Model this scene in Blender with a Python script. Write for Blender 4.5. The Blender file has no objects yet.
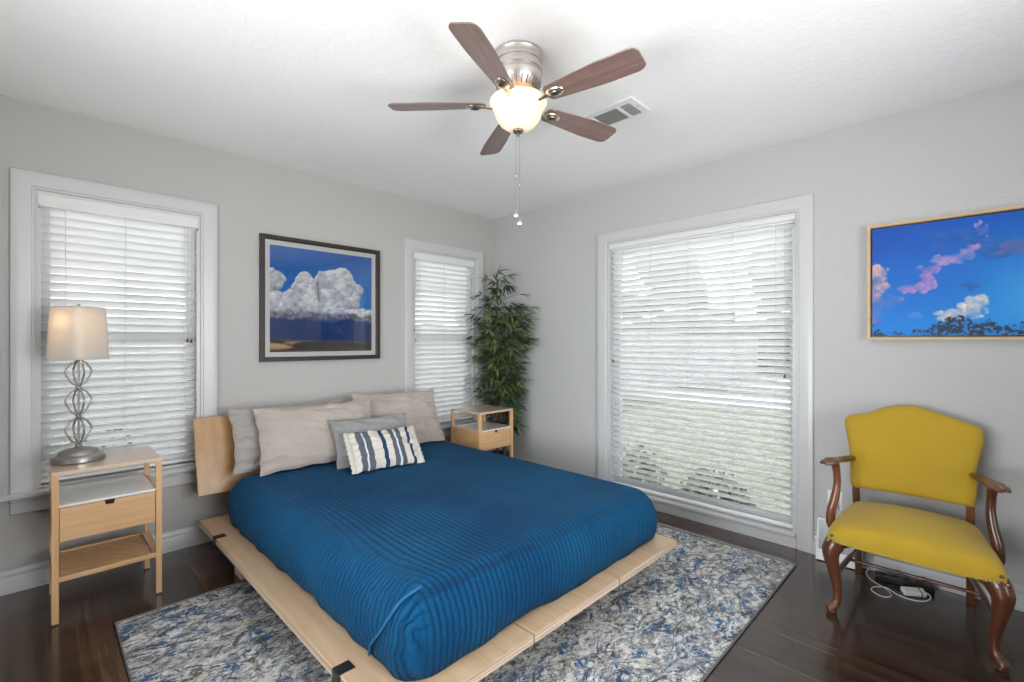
import bpy, bmesh, math, random
import numpy as np
from mathutils import Vector, Matrix, noise as mnoise
random.seed(7)
PI = math.pi
SC = bpy.context.scene
COL = SC.collection

# ------------------------------------------------------------------ camera
CAM_H = 1.328
cd = bpy.data.cameras.new('camera'); cam = bpy.data.objects.new('camera', cd); COL.objects.link(cam)
cd.sensor_width = 36.0; cd.lens = 471.0 / 1024.0 * 36.0; cd.clip_start = 0.02; cd.clip_end = 300
cam.location = (0, 0, CAM_H)
cam.rotation_euler = (math.radians(90), 0, math.radians(44.65 - 90))
SC.camera = cam

# ------------------------------------------------------------------ world, lights, exposure
SC.view_settings.view_transform = 'Standard'
SC.view_settings.look = 'None'
SC.view_settings.gamma = 1.0
SC.view_settings.use_curve_mapping = False
SC.view_settings.exposure = 0.25
SC.cycles.use_denoising = True
SC.cycles.max_bounces = 10
SC.cycles.diffuse_bounces = 6
SC.cycles.glossy_bounces = 4
SC.cycles.transmission_bounces = 6
SC.cycles.transparent_max_bounces = 12
SC.cycles.sample_clamp_indirect = 6.0
SC.cycles.caustics_reflective = False
SC.cycles.caustics_refractive = False
W = bpy.data.worlds.new('sky'); SC.world = W; W.use_nodes = True
bg = W.node_tree.nodes['Background']
bg.inputs['Color'].default_value = (0.90, 0.95, 1.0, 1); bg.inputs['Strength'].default_value = 5.6

def light(name, kind, loc, rot, energy, color=(1, 1, 1), **kw):
    l = bpy.data.lights.new(name, kind); l.energy = energy; l.color = color
    for k, v in kw.items(): setattr(l, k, v)
    o = bpy.data.objects.new(name, l); COL.objects.link(o); o.location = loc; o.rotation_euler = rot
    return o
# the sun stands over the far side of the house: it lights the garden, never the room
light('sun', 'SUN', (0, 0, 8), (math.radians(-38), math.radians(32), 0), 7.5, (1.0, 0.96, 0.9), angle=0.02)
# added fill lights, angled upwards at two made-up windows behind the camera
light('fill_back', 'AREA', (-1.27, 1.1, 1.20), (0, math.radians(-118), 0), 50, (0.98, 0.99, 1.0), shape='RECTANGLE', size=1.4, size_y=1.9, spread=math.radians(125))
light('fill_side', 'AREA', (1.2, -1.37, 1.20), (math.radians(118), 0, 0), 43, (0.98, 0.99, 1.0), shape='RECTANGLE', size=1.9, size_y=1.4, spread=math.radians(125))

# ------------------------------------------------------------------ helpers
def wloc(o):
    v = Vector((0, 0, 0))
    while o is not None: v = v + o.location; o = o.parent
    return v

def tag(o, label=None, cat=None, group=None, kind=None):
    if label: o['label'] = label
    if cat: o['category'] = cat
    if group: o['group'] = group
    if kind: o['kind'] = kind
    return o

def thing(name, loc, label=None, cat=None, group=None, kind=None):
    o = bpy.data.objects.new(name, None); o.empty_display_size = 0.05; COL.objects.link(o); o.location = loc
    return tag(o, label, cat, group, kind)

class MB:
    """collects shapes in world coordinates, then links them as one mesh object"""
    def __init__(s): s.v = []; s.f = []; s.uv = None
    def add(s, vs, fs, M=None):
        n = len(s.v)
        for p in vs:
            p = Vector(p)
            if M is not None: p = M @ p
            s.v.append(p)
        for f in fs: s.f.append(tuple(n + i for i in f))
        return s
    def box(s, x0, x1, y0, y1, z0, z1, M=None):
        vs = [(x, y, z) for z in (z0, z1) for y in (y0, y1) for x in (x0, x1)]
        return s.add(vs, [(0, 2, 3, 1), (4, 5, 7, 6), (0, 1, 5, 4), (2, 6, 7, 3), (0, 4, 6, 2), (1, 3, 7, 5)], M)
    def prism(s, pts, axis, a, b, M=None):
        n = len(pts); vs = []
        for h in (a, b):
            for p, q in pts:
                vs.append({'z': (p, q, h), 'y': (p, h, q), 'x': (h, p, q)}[axis])
        fs = [tuple(range(n))[::-1], tuple(range(n, 2 * n))] + [(i, (i + 1) % n, n + (i + 1) % n, n + i) for i in range(n)]
        return s.add(vs, fs, M)
    def tube(s, path, rad, seg=10, up=None, flat=1.0, M=None, cap=True, closed=False):
        path = [Vector(p) for p in path]; n = len(path)
        if not hasattr(rad, '__len__'): rad = [rad] * n
        vs = []; fs = []; prev = None
        for i, p in enumerate(path):
            if closed: t = path[(i + 1) % n] - path[i - 1]
            else: t = path[min(i + 1, n - 1)] - path[max(i - 1, 0)]
            t.normalize()
            ref = Vector(up) if up else (prev if prev is not None else (Vector((0, 0, 1)) if abs(t.z) < .9 else Vector((1, 0, 0))))
            u = ref - t * ref.dot(t)
            if u.length < 1e-5: u = t.orthogonal()
            u.normalize(); w = t.cross(u); prev = u
            r = rad[i]
            for k in range(seg):
                a = 2 * PI * k / seg
                vs.append(p + u * (math.cos(a) * r * flat) + w * (math.sin(a) * r))
        m = n if closed else n - 1
        for i in range(m):
            j = (i + 1) % n
            for k in range(seg):
                fs.append((i * seg + k, i * seg + (k + 1) % seg, j * seg + (k + 1) % seg, j * seg + k))
        if cap and not closed:
            fs.append(tuple(range(seg))[::-1]); fs.append(tuple((n - 1) * seg + k for k in range(seg)))
        return s.add(vs, fs, M)
    def lathe(s, prof, c, seg=32, M=None, flat=(1, 1)):
        vs = []; fs = []; n = len(prof)
        for r, z in prof:
            for k in range(seg):
                a = 2 * PI * k / seg
                vs.append((c[0] + math.cos(a) * r * flat[0], c[1] + math.sin(a) * r * flat[1], c[2] + z))
        for i in range(n - 1):
            for k in range(seg):
                fs.append((i * seg + k, i * seg + (k + 1) % seg, (i + 1) * seg + (k + 1) % seg, (i + 1) * seg + k))
        if prof[0][0] > 1e-4: fs.append(tuple(range(seg))[::-1])
        if prof[-1][0] > 1e-4: fs.append(tuple((n - 1) * seg + k for k in range(seg)))
        return s.add(vs, fs, M)
    def grid(s, P, closed_u=False):
        """P[i][j] -> quads"""
        n = len(P); m = len(P[0]); fs = []
        for i in range(n - 1):
            for j in range(m if closed_u else m - 1):
                k = (j + 1) % m
                fs.append((i * m + j, i * m + k, (i + 1) * m + k, (i + 1) * m + j))
        return s.add([p for row in P for p in row], fs)
    def build(s, name, mat, parent=None, smooth=None, bevel=0, fix=True, segs=2, merge=0, **props):
        me = bpy.data.meshes.new(name)
        L = wloc(parent) if parent else Vector((0, 0, 0))
        me.from_pydata([tuple(p - L) for p in s.v], [], s.f)
        if fix or merge:
            bm = bmesh.new(); bm.from_mesh(me)
            if merge: bmesh.ops.remove_doubles(bm, verts=bm.verts, dist=merge)
            bmesh.ops.recalc_face_normals(bm, faces=bm.faces)
            bm.to_mesh(me); bm.free()
        if s.uv is not None:
            ul = me.uv_layers.new(name='rib')
            co = np.array(s.uv, dtype=np.float32)
            vi = np.zeros(len(me.loops), dtype=np.int32); me.loops.foreach_get('vertex_index', vi)
            ul.data.foreach_set('uv', co[vi].ravel())
        me.materials.append(mat)
        o = bpy.data.objects.new(name, me); COL.objects.link(o)
        if parent: o.parent = parent
        if smooth is not None:
            me.shade_smooth()
            if smooth < 180: me.set_sharp_from_angle(angle=math.radians(smooth))
        if bevel:
            b = o.modifiers.new('bevel', 'BEVEL'); b.width = bevel; b.segments = segs; b.limit_method = 'ANGLE'; b.angle_limit = math.radians(40)
            me.shade_smooth(); me.set_sharp_from_angle(angle=math.radians(40)); b.harden_normals = False
        for k, v in props.items(): o[k] = v
        return o

def copy_tree(o, parent=None):
    c = o.copy(); COL.objects.link(c); c.parent = parent
    for ch in [x for x in COL.objects if x.parent == o]: copy_tree(ch, c)
    return c

def smoothpath(pts, n=8):
    """Catmull-Rom through the points"""
    pts = [Vector(p) for p in pts]; out = []
    P = [pts[0] * 2 - pts[1]] + pts + [pts[-1] * 2 - pts[-2]]
    for i in range(1, len(P) - 2):
        for k in range(n):
            t = k / n; a, b, c, d = P[i - 1], P[i], P[i + 1], P[i + 2]
            out.append(0.5 * ((2 * b) + (c - a) * t + (2 * a - 5 * b + 4 * c - d) * t * t + (3 * b - a - 3 * c + d) * t ** 3))
    out.append(pts[-1]); return out

def lerpr(vals, n=8):
    out = []
    for i in range(len(vals) - 1):
        for k in range(n): out.append(vals[i] + (vals[i + 1] - vals[i]) * k / n)
    out.append(vals[-1]); return out

# ------------------------------------------------------------------ materials
class NT:
    def __init__(s, name):
        s.m = bpy.data.materials.new(name); s.m.use_nodes = True; s.t = s.m.node_tree
        s.b = s.t.nodes['Principled BSDF']; s.out = s.t.nodes['Material Output']
    def n(s, typ, ins=None, **kw):
        x = s.t.nodes.new(typ)
        for k, v in kw.items(): setattr(x, k, v)
        for k, v in (ins or {}).items():
            if isinstance(v, bpy.types.NodeSocket): s.t.links.new(v, x.inputs[k])
            else: x.inputs[k].default_value = v
        return x
    def set(s, **kw):
        for k, v in kw.items():
            k = {'color': 'Base Color', 'rough': 'Roughness', 'metal': 'Metallic', 'spec': 'Specular IOR Level', 'ior': 'IOR',
                 'coat': 'Coat Weight', 'coatr': 'Coat Roughness', 'normal': 'Normal', 'sheen': 'Sheen Weight', 'emit': 'Emission Color',
                 'emits': 'Emission Strength', 'trans': 'Transmission Weight', 'alpha': 'Alpha', 'sss': 'Subsurface Weight'}[k]
            if isinstance(v, bpy.types.NodeSocket): s.t.links.new(v, s.b.inputs[k])
            else:
                if isinstance(v, tuple) and len(v) == 3: v = v + (1,)
                s.b.inputs[k].default_value = v
        return s
    def coords(s, scale=(1, 1, 1), rot=(0, 0, 0), kind='Object'):
        tc = s.n('ShaderNodeTexCoord')
        return s.n('ShaderNodeMapping', {'Vector': tc.outputs[kind], 'Scale': scale, 'Rotation': rot}).outputs[0]
    def noise(s, vec, scale, detail=3, rough=.5, dist=0):
        return s.n('ShaderNodeTexNoise', {'Vector': vec, 'Scale': scale, 'Detail': detail, 'Roughness': rough, 'Distortion': dist})
    def ramp(s, fac, stops, interp='LINEAR'):
        r = s.n('ShaderNodeValToRGB', {'Fac': fac}); r.color_ramp.interpolation = interp
        e = r.color_ramp.elements
        while len(e) < len(stops): e.new(0.5)
        for k, (p, c) in enumerate(stops):
            e[k].position = p; e[k].color = c if len(c) == 4 else tuple(c) + (1,)
        return r.outputs[0]
    def mix(s, fac, a, b, mode='MIX'):
        x = s.n('ShaderNodeMix', data_type='RGBA', blend_type=mode)
        for k, v in ((0, fac), (6, a), (7, b)):
            if isinstance(v, bpy.types.NodeSocket): s.t.links.new(v, x.inputs[k])
            else: x.inputs[k].default_value = (v if not isinstance(v, tuple) else (v + (1,) if len(v) == 3 else v))
        return x.outputs[2]
    def math(s, op, a, b=0.0, c=0.0):
        return s.n('ShaderNodeMath', {0: a, 1: b, 2: c}, operation=op).outputs[0]
    def bump(s, h, strength=.2, dist=.01, normal=None):
        i = {'Height': h, 'Strength': strength, 'Distance': dist}
        if normal is not None: i['Normal'] = normal
        return s.n('ShaderNodeBump', i).outputs[0]

def plain(name, color, rough=.5, metal=0, bumpn=None, var=0.0, **kw):
    t = NT(name); t.set(color=color, rough=rough, metal=metal, **kw)
    v = t.coords()
    if var:
        nn = t.noise(v, 9, 3)
        t.set(color=t.ramp(nn.outputs['Fac'], [(0.3, tuple(c * (1 - var) for c in color)), (0.7, tuple(min(1, c * (1 + var)) for c in color))]))
    if bumpn:
        sc_, st, ds = bumpn
        t.set(normal=t.bump(t.noise(v, sc_, 4).outputs['Fac'], st, ds))
    return t.m

def wood(name, c1, c2, axis='x', rough=.4, grain=60, c3=None, bump=.08, coat=0.0, rings=4.0, **kw):
    t = NT(name)
    s = {'x': (.05, 1, 1), 'y': (1, .05, 1), 'z': (1, 1, .05)}[axis]
    v = t.coords(s)
    g = t.noise(v, grain, 5, .6)
    v2 = t.coords(tuple(.35 if q == .05 else 1 for q in s))
    w = t.noise(v2, rings, 3, .55, 1.2)
    rg = t.math('FRACT', t.math('MULTIPLY', w.outputs['Fac'], 9.0))
    rg2 = t.math('ABSOLUTE', t.math('SUBTRACT', rg, .5))
    col = t.ramp(g.outputs['Fac'], [(.3, c2), (.62, c1)])
    col = t.mix(t.math('MULTIPLY', rg2, .55), col, c2)
    if c3:
        col = t.mix(t.ramp(t.noise(v2, 3, 2).outputs['Fac'], [(.45, (0, 0, 0)), (.7, (1, 1, 1))]), col, c3)
    t.set(color=col, rough=rough, coat=coat, coatr=.12, **kw)
    if bump: t.set(normal=t.bump(g.outputs['Fac'], bump, .002))
    return t.m

def make_wall(name, c):
    t = NT(name); v = t.coords()
    n1 = t.noise(v, 55, 4, .55); n2 = t.noise(v, 14, 2)
    h = t.math('ADD', n1.outputs['Fac'], t.math('MULTIPLY', n2.outputs['Fac'], .6))
    t.set(color=c, rough=.75, spec=.3, normal=t.bump(h, .38, .006)); return t.m

M = {}
M['wall'] = make_wall('wall_paint', (.485, .473, .457))
M['wallr'] = make_wall('wall_paint_cool', (.51, .51, .507))
def mk_ceiling():
    t = NT('ceiling_texture'); v = t.coords()
    a = t.noise(v, 26, 5, .6, .6); b = t.noise(v, 70, 3)
    h = t.math('ADD', t.ramp(a.outputs['Fac'], [(.45, (0, 0, 0)), (.6, (1, 1, 1))]), t.math('MULTIPLY', b.outputs['Fac'], .4))
    t.set(color=(.88, .88, .875), rough=.85, spec=.2, normal=t.bump(h, .16, .004)); return t.m
M['ceiling'] = mk_ceiling()
M['trim'] = plain('trim_paint', (.57, .57, .575), .32)
def mk_slat():
    t = NT('blind_white')
    t.set(color=(.88, .88, .87), rough=.38)
    r = t.n('ShaderNodeBsdfTranslucent', {'Color': (.85, .86, .86, 1)})
    mx = t.n('ShaderNodeMixShader', {0: .16, 1: t.b.outputs[0], 2: r.outputs[0]})
    t.t.links.new(mx.outputs[0], t.out.inputs[0]); return t.m
M['slat'] = mk_slat()
M['cordwhite'] = plain('blind_cord', (.55, .55, .53), .7)
M['brownplastic'] = plain('tassel_brown', (.10, .07, .05), .4)

def mk_floor():
    t = NT('dark_wood_floor')
    v = t.coords(rot=(0, 0, math.radians(90)))
    br = t.n('ShaderNodeTexBrick', {'Vector': v, 'Color1': (.2, .2, .2, 1), 'Color2': (.9, .9, .9, 1), 'Mortar': (0, 0, 0, 1), 'Scale': 1.0,
             'Mortar Size': .0012, 'Mortar Smooth': .1, 'Bias': 0.0, 'Brick Width': 1.15, 'Row Height': .128}, offset=.37)
    cg = t.coords((1, .022, 1)); off = t.n('ShaderNodeVectorMath', {0: cg, 1: br.outputs['Color']}, operation='ADD').outputs[0]
    g = t.noise(off, 34, 5, .6, .2)
    col = t.ramp(g.outputs['Fac'], [(.36, (.012, .007, .004)), (.50, (.046, .025, .016)), (.66, (.085, .048, .031))])
    tone = t.ramp(br.outputs['Color'], [(.2, (.6, .6, .6)), (.9, (1.5, 1.45, 1.4))])
    col = t.mix(1.0, col, tone, 'MULTIPLY')
    col = t.mix(br.outputs['Fac'], col, (.008, .005, .004))
    rn = t.ramp(t.noise(t.coords((1, .25, 1)), 5, 3).outputs['Fac'], [(.3, (.19, .19, .19)), (.7, (.28, .28, .28))])
    h = t.math('SUBTRACT', t.math('MULTIPLY', g.outputs['Fac'], .15), br.outputs['Fac'])
    t.set(color=col, rough=rn, ior=1.5, spec=.4, coat=.55, coatr=.16, normal=t.bump(h, .10, .002)); t.b.inputs['Coat IOR'].default_value = 1.6
    return t.m
M['floor'] = mk_floor()

BAM1, BAM2, BAM3 = (.70, .43, .22), (.57, .325, .145), (.66, .42, .22)
M['bamtop'] = wood('bamboo_table_top', (.66, .50, .36), (.58, .42, .28), 'x', .3, 46, None, .0, .8)
for ax in 'xyz': M['bam' + ax] = wood('bamboo_' + ax, BAM1, BAM2, ax, .28, 46, None, .04, .35)
M['shelf'] = plain('shelf_sheen_paint', (.78, .77, .75), .12, coat=.6)  # varnished bamboo; its window reflection is put into the pale colour
MP1, MP2 = (.66, .47, .30), (.54, .36, .21)
for ax in 'xyz': M['maple' + ax] = wood('maple_ply_' + ax, MP1, MP2, ax, .38, 30, None, .03, .15, 2.2)
M['head'] = wood('maple_headboard', (.50, .29, .135), (.40, .215, .09), 'z', .35, 26, None, .03, .2, 2.0)
def mk_edge():
    t = NT('ply_edge'); v = t.coords((1, 1, 160))
    g = t.noise(v, 1.0, 2)
    t.set(color=t.ramp(g.outputs['Fac'], [(.4, (.42, .30, .21)), (.6, (.74, .60, .46))]), rough=.55); return t.m
M['edge'] = mk_edge()
M['black'] = plain('black_metal', (.014, .013, .013), .35)
M['void'] = plain('dark_hollow', (.02, .014, .01), .8)

def mk_quilt():
    t = NT('blue_quilt')
    uv = t.n('ShaderNodeUVMap', uv_map='rib').outputs[0]
    sp = t.n('ShaderNodeSeparateXYZ', {0: uv})
    side = t.n('ShaderNodeAttribute', attribute_name='side').outputs['Fac']
    oc = t.n('ShaderNodeTexCoord').outputs['Object']; oy = t.n('ShaderNodeSeparateXYZ', {0: oc}).outputs[1]
    wob = t.noise(t.coords(), 6, 3)
    def rib(ph, pitch, w):
        p2 = t.math('ADD', t.math('MULTIPLY', ph, 1 / pitch), t.math('MULTIPLY', wob.outputs['Fac'], w))
        return t.math('POWER', t.math('ABSOLUTE', t.math('SINE', t.math('MULTIPLY', p2, PI))), .7)
    sa = rib(sp.outputs[0], .0262, .5); sb = rib(oy, .025, 4.0)
    mx = t.n('ShaderNodeMix', {0: side, 2: sa, 3: sb}, data_type='FLOAT').outputs[0]
    puck = t.noise(t.n('ShaderNodeMapping', {'Vector': uv, 'Scale': (30, 120, 1)}).outputs[0], 1.0, 3)
    fold = t.noise(t.coords((1, 1, .35)), 14, 4, .6, .8)
    h = t.math('ADD', t.math('ADD', mx, t.math('MULTIPLY', puck.outputs['Fac'], .9)), t.math('MULTIPLY', fold.outputs['Fac'], 1.0))
    patch = t.noise(t.coords(), 2.2, 3)
    hi = t.ramp(patch.outputs['Fac'], [(.35, (.003, .058, .150)), (.65, (.006, .092, .205))])
    col = t.mix(t.math('MULTIPLY', t.math('SUBTRACT', 1.0, mx), .78), hi, (.001, .016, .055))  # rib valleys darkened in the colour, standing in for their shade
    t.set(color=col, rough=.85, spec=.08, sheen=.025, normal=t.bump(h, .9, .006)); return t.m
M['quilt'] = mk_quilt()

def fabric(name, c1, c2, scale=350, rough=.9, strength=.25, wrinkle=0.0, sheen=.15):
    t = NT(name); v = t.coords()
    w = t.noise(v, scale, 2); l = t.noise(v, 5, 3)
    col = t.mix(t.ramp(l.outputs['Fac'], [(.35, (0, 0, 0)), (.65, (1, 1, 1))]), c1, c2)
    h = w.outputs['Fac']
    if wrinkle: h = t.math('ADD', t.math('MULTIPLY', h, .4), t.math('MULTIPLY', t.noise(t.coords((1, 1, 1.6)), 11, 5, .6, 1.6).outputs['Fac'], wrinkle))
    t.set(color=col, rough=rough, spec=.2, sheen=sheen, normal=t.bump(h, strength, .008)); return t.m
M['linen'] = fabric('beige_linen', (.455, .40, .355), (.41, .355, .31), 300, wrinkle=3.0, strength=.6)
M['linen2'] = fabric('grey_beige_linen', (.43, .39, .36), (.37, .335, .31), 300, wrinkle=3.5, strength=.8)
M['greyp'] = fabric('grey_linen', (.30, .29, .285), (.25, .245, .245), 300, wrinkle=2.5, strength=.7)
M['yellow'] = fabric('mustard_fabric', (.46, .30, .026), (.43, .28, .024), 500, .8, .08)
M['hem'] = plain('white_cotton_hem', (.55, .52, .46), .9)

def mk_stripe():
    t = NT('striped_cotton')
    uv = t.n('ShaderNodeUVMap', uv_map='rib').outputs[0]
    u = t.n('ShaderNodeSeparateXYZ', {0: uv}).outputs[0]
    cream, navy, slate, white = (.60, .56, .50), (.018, .045, .11), (.10, .108, .13), (.60, .64, .70)
    st = [(0, cream), (.08, slate), (.165, white), (.19, slate), (.275, cream), (.425, navy), (.485, cream), (.585, slate),
          (.655, white), (.685, slate), (.765, cream), (.865, navy), (.915, cream)]
    col = t.ramp(u, st, 'CONSTANT')
    v = t.coords(); w = t.noise(v, 260, 3)
    rib = t.math('SINE', t.math('MULTIPLY', u, 260.0))
    t.set(color=col, rough=.92, spec=.2, normal=t.bump(t.math('ADD', w.outputs['Fac'], t.math('MULTIPLY', rib, .15)), .45, .004)); return t.m
M['stripe'] = mk_stripe()

def mk_rug():
    t = NT('distressed_rug'); v = t.coords((.85, 1.2, 1))
    def off(a, b): return t.n('ShaderNodeVectorMath', {0: v, 1: (a, b, 0)}, operation='ADD').outputs[0]
    def mask(n, lo, hi): return t.ramp(n.outputs['Fac'], [(lo, (0, 0, 0)), (hi, (1, 1, 1))])
    big = t.noise(off(1, 2), 1.6, 3, .5, .6)
    f1 = t.noise(off(0, 0), 15, 6, .78, 1.3)
    f2 = t.noise(off(4, 8), 55, 4, .8, .6)
    f3 = t.noise(off(9, 3), 24, 5, .75, 1.8)
    mixn = t.math('ADD', t.math('MULTIPLY', f1.outputs['Fac'], .7), t.math('MULTIPLY', f2.outputs['Fac'], .3))
    col = t.ramp(mixn, [(.37, (.07, .07, .08)), (.44, (.24, .235, .235)), (.485, (.38, .37, .365)), (.505, (.46, .45, .44)), (.525, (.62, .62, .61)), (.60, (.78, .78, .77))])
    cr = t.noise(off(7.3, 2.1), 5.5, 6, .75, 1.6)
    col = t.mix(t.math('MULTIPLY', mask(cr, .545, .58), mask(f3, .46, .52)), col, (.60, .56, .42))
    gr = t.noise(off(3.7, 9.1), 7, 6, .78, 2.4)
    col = t.mix(t.math('MULTIPLY', mask(gr, .548, .57), .88), col, (.050, .052, .065))
    bl = t.noise(off(13.7, 4.4), 5.2, 6, .75, 1.8)
    col = t.mix(t.math('MULTIPLY', mask(bl, .54, .565), mask(f3, .47, .52)), col, (.03, .11, .235))
    b2 = t.noise(off(2.7, 14.4), 9, 6, .75, 1.8)
    col = t.mix(t.math('MULTIPLY', mask(b2, .585, .61), .8), col, (.15, .25, .36))
    ln = t.noise(off(5.7, 1.4), 2.6, 3, .5, 2.5)
    e = t.math('ABSOLUTE', t.math('SUBTRACT', ln.outputs['Fac'], .5))
    em = t.math('MULTIPLY', t.ramp(e, [(.0, (1, 1, 1)), (.008, (.8, .8, .8)), (.016, (0, 0, 0))]), mask(f1, .44, .52))
    col = t.mix(em, col, (.07, .075, .10))
    t.set(color=col, rough=.95, spec=.15, normal=t.bump(f2.outputs['Fac'], .5, .004)); return t.m
M['rug'] = mk_rug()
M['rugedge'] = plain('rug_binding', (.17, .165, .16), .9)

M['nickel'] = plain('brushed_nickel', (.62, .58, .54), .40, 1.0, var=.06)
M['nickeld'] = plain('aged_nickel', (.36, .32, .28), .3, 1.0, var=.15)
M['silver'] = plain('antique_silver', (.34, .33, .31), .38, .8, var=.3, bumpn=(60, .2, .002))
M['brass'] = plain('warm_brass', (.72, .50, .28), .3, 1.0)
M['iron'] = plain('polished_champagne', (.80, .68, .52), .25, 1.0)
M['frame'] = wood('espresso_frame', (.030, .020, .016), (.018, .012, .010), 'x', .45, 60, None, .1)
M['mat'] = plain('mat_board', (.80, .77, .75), .8)
M['oak'] = wood('natural_oak_frame', (.70, .50, .29), (.58, .39, .21), 'y', .5, 60)
M['chairwood'] = wood('walnut_stain', (.10, .030, .013), (.04, .013, .008), 'z', .3, 30, (.18, .06, .02), .03, .3, 5)
M['chairwoodh'] = wood('walnut_worn', (.115, .045, .025), (.05, .02, .012), 'x', .32, 40, (.22, .12, .08), .03, .25, 7)
M['blade'] = wood('mahogany_blade_greyed', (.24, .155, .135), (.15, .088, .072), 'x', .42, 34, None, .02, .8, 3)  # grey of the glossy reflections mixed into the mahogany base colour
M['white'] = plain('white_plastic', (.78, .78, .77), .35)
M['ventgrey'] = plain('grille_grey', (.42, .41, .38), .6)
M['ventdark'] = plain('grille_dark', (.06, .07, .085), .6)
M['greyglass'] = plain('panel_grey', (.33, .34, .36), .2, coat=.4)
M['crystal'] = plain('pull_crystal', (.35, .33, .31), .1, .6)

def mk_glass():
    t = NT('window_glass')
    tr = t.n('ShaderNodeBsdfTransparent', {'Color': (.97, .98, .98, 1)})
    gl = t.n('ShaderNodeBsdfGlossy', {'Roughness': .02})
    fr = t.n('ShaderNodeFresnel', {'IOR': 1.45})
    mx = t.n('ShaderNodeMixShader', {0: fr.outputs[0], 1: tr.outputs[0], 2: gl.outputs[0]})
    t.t.links.new(mx.outputs[0], t.out.inputs[0]); return t.m
M['glass'] = mk_glass()

def translucent(name, c, tc, w=.5, em=None):
    t = NT(name)
    d = t.n('ShaderNodeBsdfDiffuse', {'Color': c + (1,)}); r = t.n('ShaderNodeBsdfTranslucent', {'Color': tc + (1,)})
    o = t.n('ShaderNodeMixShader', {0: w, 1: d.outputs[0], 2: r.outputs[0]})
    if em:
        e = t.n('ShaderNodeEmission', {'Color': em[0] + (1,), 'Strength': em[1]})
        o = t.n('ShaderNodeAddShader', {0: o.outputs[0], 1: e.outputs[0]})
    t.t.links.new(o.outputs[0], t.out.inputs[0]); return t.m
M['shade'] = translucent('lamp_shade_fabric', (.74, .72, .69), (.80, .75, .66), .36)
M['bowl'] = translucent('frosted_alabaster', (.85, .72, .56), (.90, .72, .50), .014, ((1.0, .72, .42), .30))
M['bulb'] = translucent('bulb_glass', (.9, .8, .6), (.9, .8, .6), .5, ((1.0, .75, .45), 3.0))

def leafmat(name, a, b):
    t = NT(name)
    n = t.noise(t.coords(), 9, 2)
    t.set(color=t.ramp(n.outputs['Fac'], [(.35, a), (.65, b)]), rough=.42); return t.m
M['leaf'] = leafmat('bamboo_leaf', (.035, .065, .030), (.10, .15, .065))
M['leafl'] = leafmat('bamboo_leaf_pale', (.15, .22, .06), (.25, .32, .10))
M['cane'] = plain('bamboo_cane', (.10, .08, .04), .5, var=.3)
M['pot'] = plain('plant_pot', (.03, .03, .032), .4)
M['moss'] = plain('pot_moss', (.05, .06, .025), .95, bumpn=(80, .8, .01))

# ------------------------------------------------------------------ the room
YL, XR, H = 3.64, 3.43, 2.62
XB, YB, WT = -1.3, -1.4, 0.16
MB().box(XB - WT, XR + WT, YB - WT, YL + WT, -.12, 0).build('floor', M['floor'], kind='structure')
MB().box(XB - WT, XR + WT, YB - WT, YL + WT, H, H + .12).build('ceiling', M['ceiling'], kind='structure')

def wall_mesh(name, put, u0, u1, holes, mat):
    """holes: (u0,u1,z0,z1) cut out of a wall that runs u0..u1; put(u,d,z)->world, d 0..WT"""
    m = MB(); us = sorted({u0, u1} | {h[0] for h in holes} | {h[1] for h in holes})
    def bx(a, b, z0, z1):
        vs = [put(u, d, z) for z in (z0, z1) for d in (0, WT) for u in (a, b)]
        m.add(vs, [(0, 2, 3, 1), (4, 5, 7, 6), (0, 1, 5, 4), (2, 6, 7, 3), (0, 4, 6, 2), (1, 3, 7, 5)])
    for a, b in zip(us, us[1:]):
        hs = [h for h in holes if h[0] <= a + 1e-6 and h[1] >= b - 1e-6]
        if not hs: bx(a, b, 0, H)
        else:
            if hs[0][2] > 0.001: bx(a, b, 0, hs[0][2])
            bx(a, b, hs[0][3], H)
    return m.build(name, mat, kind='structure')

putL = lambda u, d, z: (u, YL + d, z)
putR = lambda u, d, z: (XR + d, u, z)
W1 = (0.0, .765, .520, 2.150); W2 = (2.405, 3.155, .520, 2.150); W3 = (.822, 2.240, .086, 2.155)
wall_mesh('wall_left', putL, XB - WT, XR, [W1, W2], M['wall'])
wall_mesh('wall_right', putR, YB - WT, YL + WT, [W3], M['wallr'])
wall_mesh('wall_back', lambda u, d, z: (XB - d, u, z), YB, YL, [(.25, 1.95, .5, 2.4)], M['wall'])
wall_mesh('wall_side', lambda u, d, z: (u, YB - d, z), XB - WT, XR, [(.25, 2.15, .6, 2.3)], M['wall'])

def frame_box(m, put, u0, u1, d0, d1, z0, z1):
    vs = [put(u, d, z) for z in (z0, z1) for d in (d0, d1) for u in (u0, u1)]
    m.add(vs, [(0, 2, 3, 1), (4, 5, 7, 6), (0, 1, 5, 4), (2, 6, 7, 3), (0, 4, 6, 2), (1, 3, 7, 5)])

PROF = [(0, .002), (0, .011), (.003, .013), (.012, .013), (.016, .018), (.030, .0195), (.060, .0215), (.086, .023), (.092, .021), (.094, .017), (.094, .0)]
def casing(m, put, u0, u1, zb, z1):
    rows = []
    for (a, sz) in ((0, 0), (1, 1), (2, 1), (3, 0)):
        row = []
        for t, p in PROF:
            u = u0 - t if a < 2 else u1 + t
            z = z1 + t if sz else zb
            row.append(put(u, -p, z))
        rows.append(row)
    m.grid(rows)
    n = len(PROF); b = len(m.v) - 4 * n
    m.f.append(tuple(b + i for i in range(n))); m.f.append(tuple(b + 3 * n + i for i in range(n))[::-1])

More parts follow.
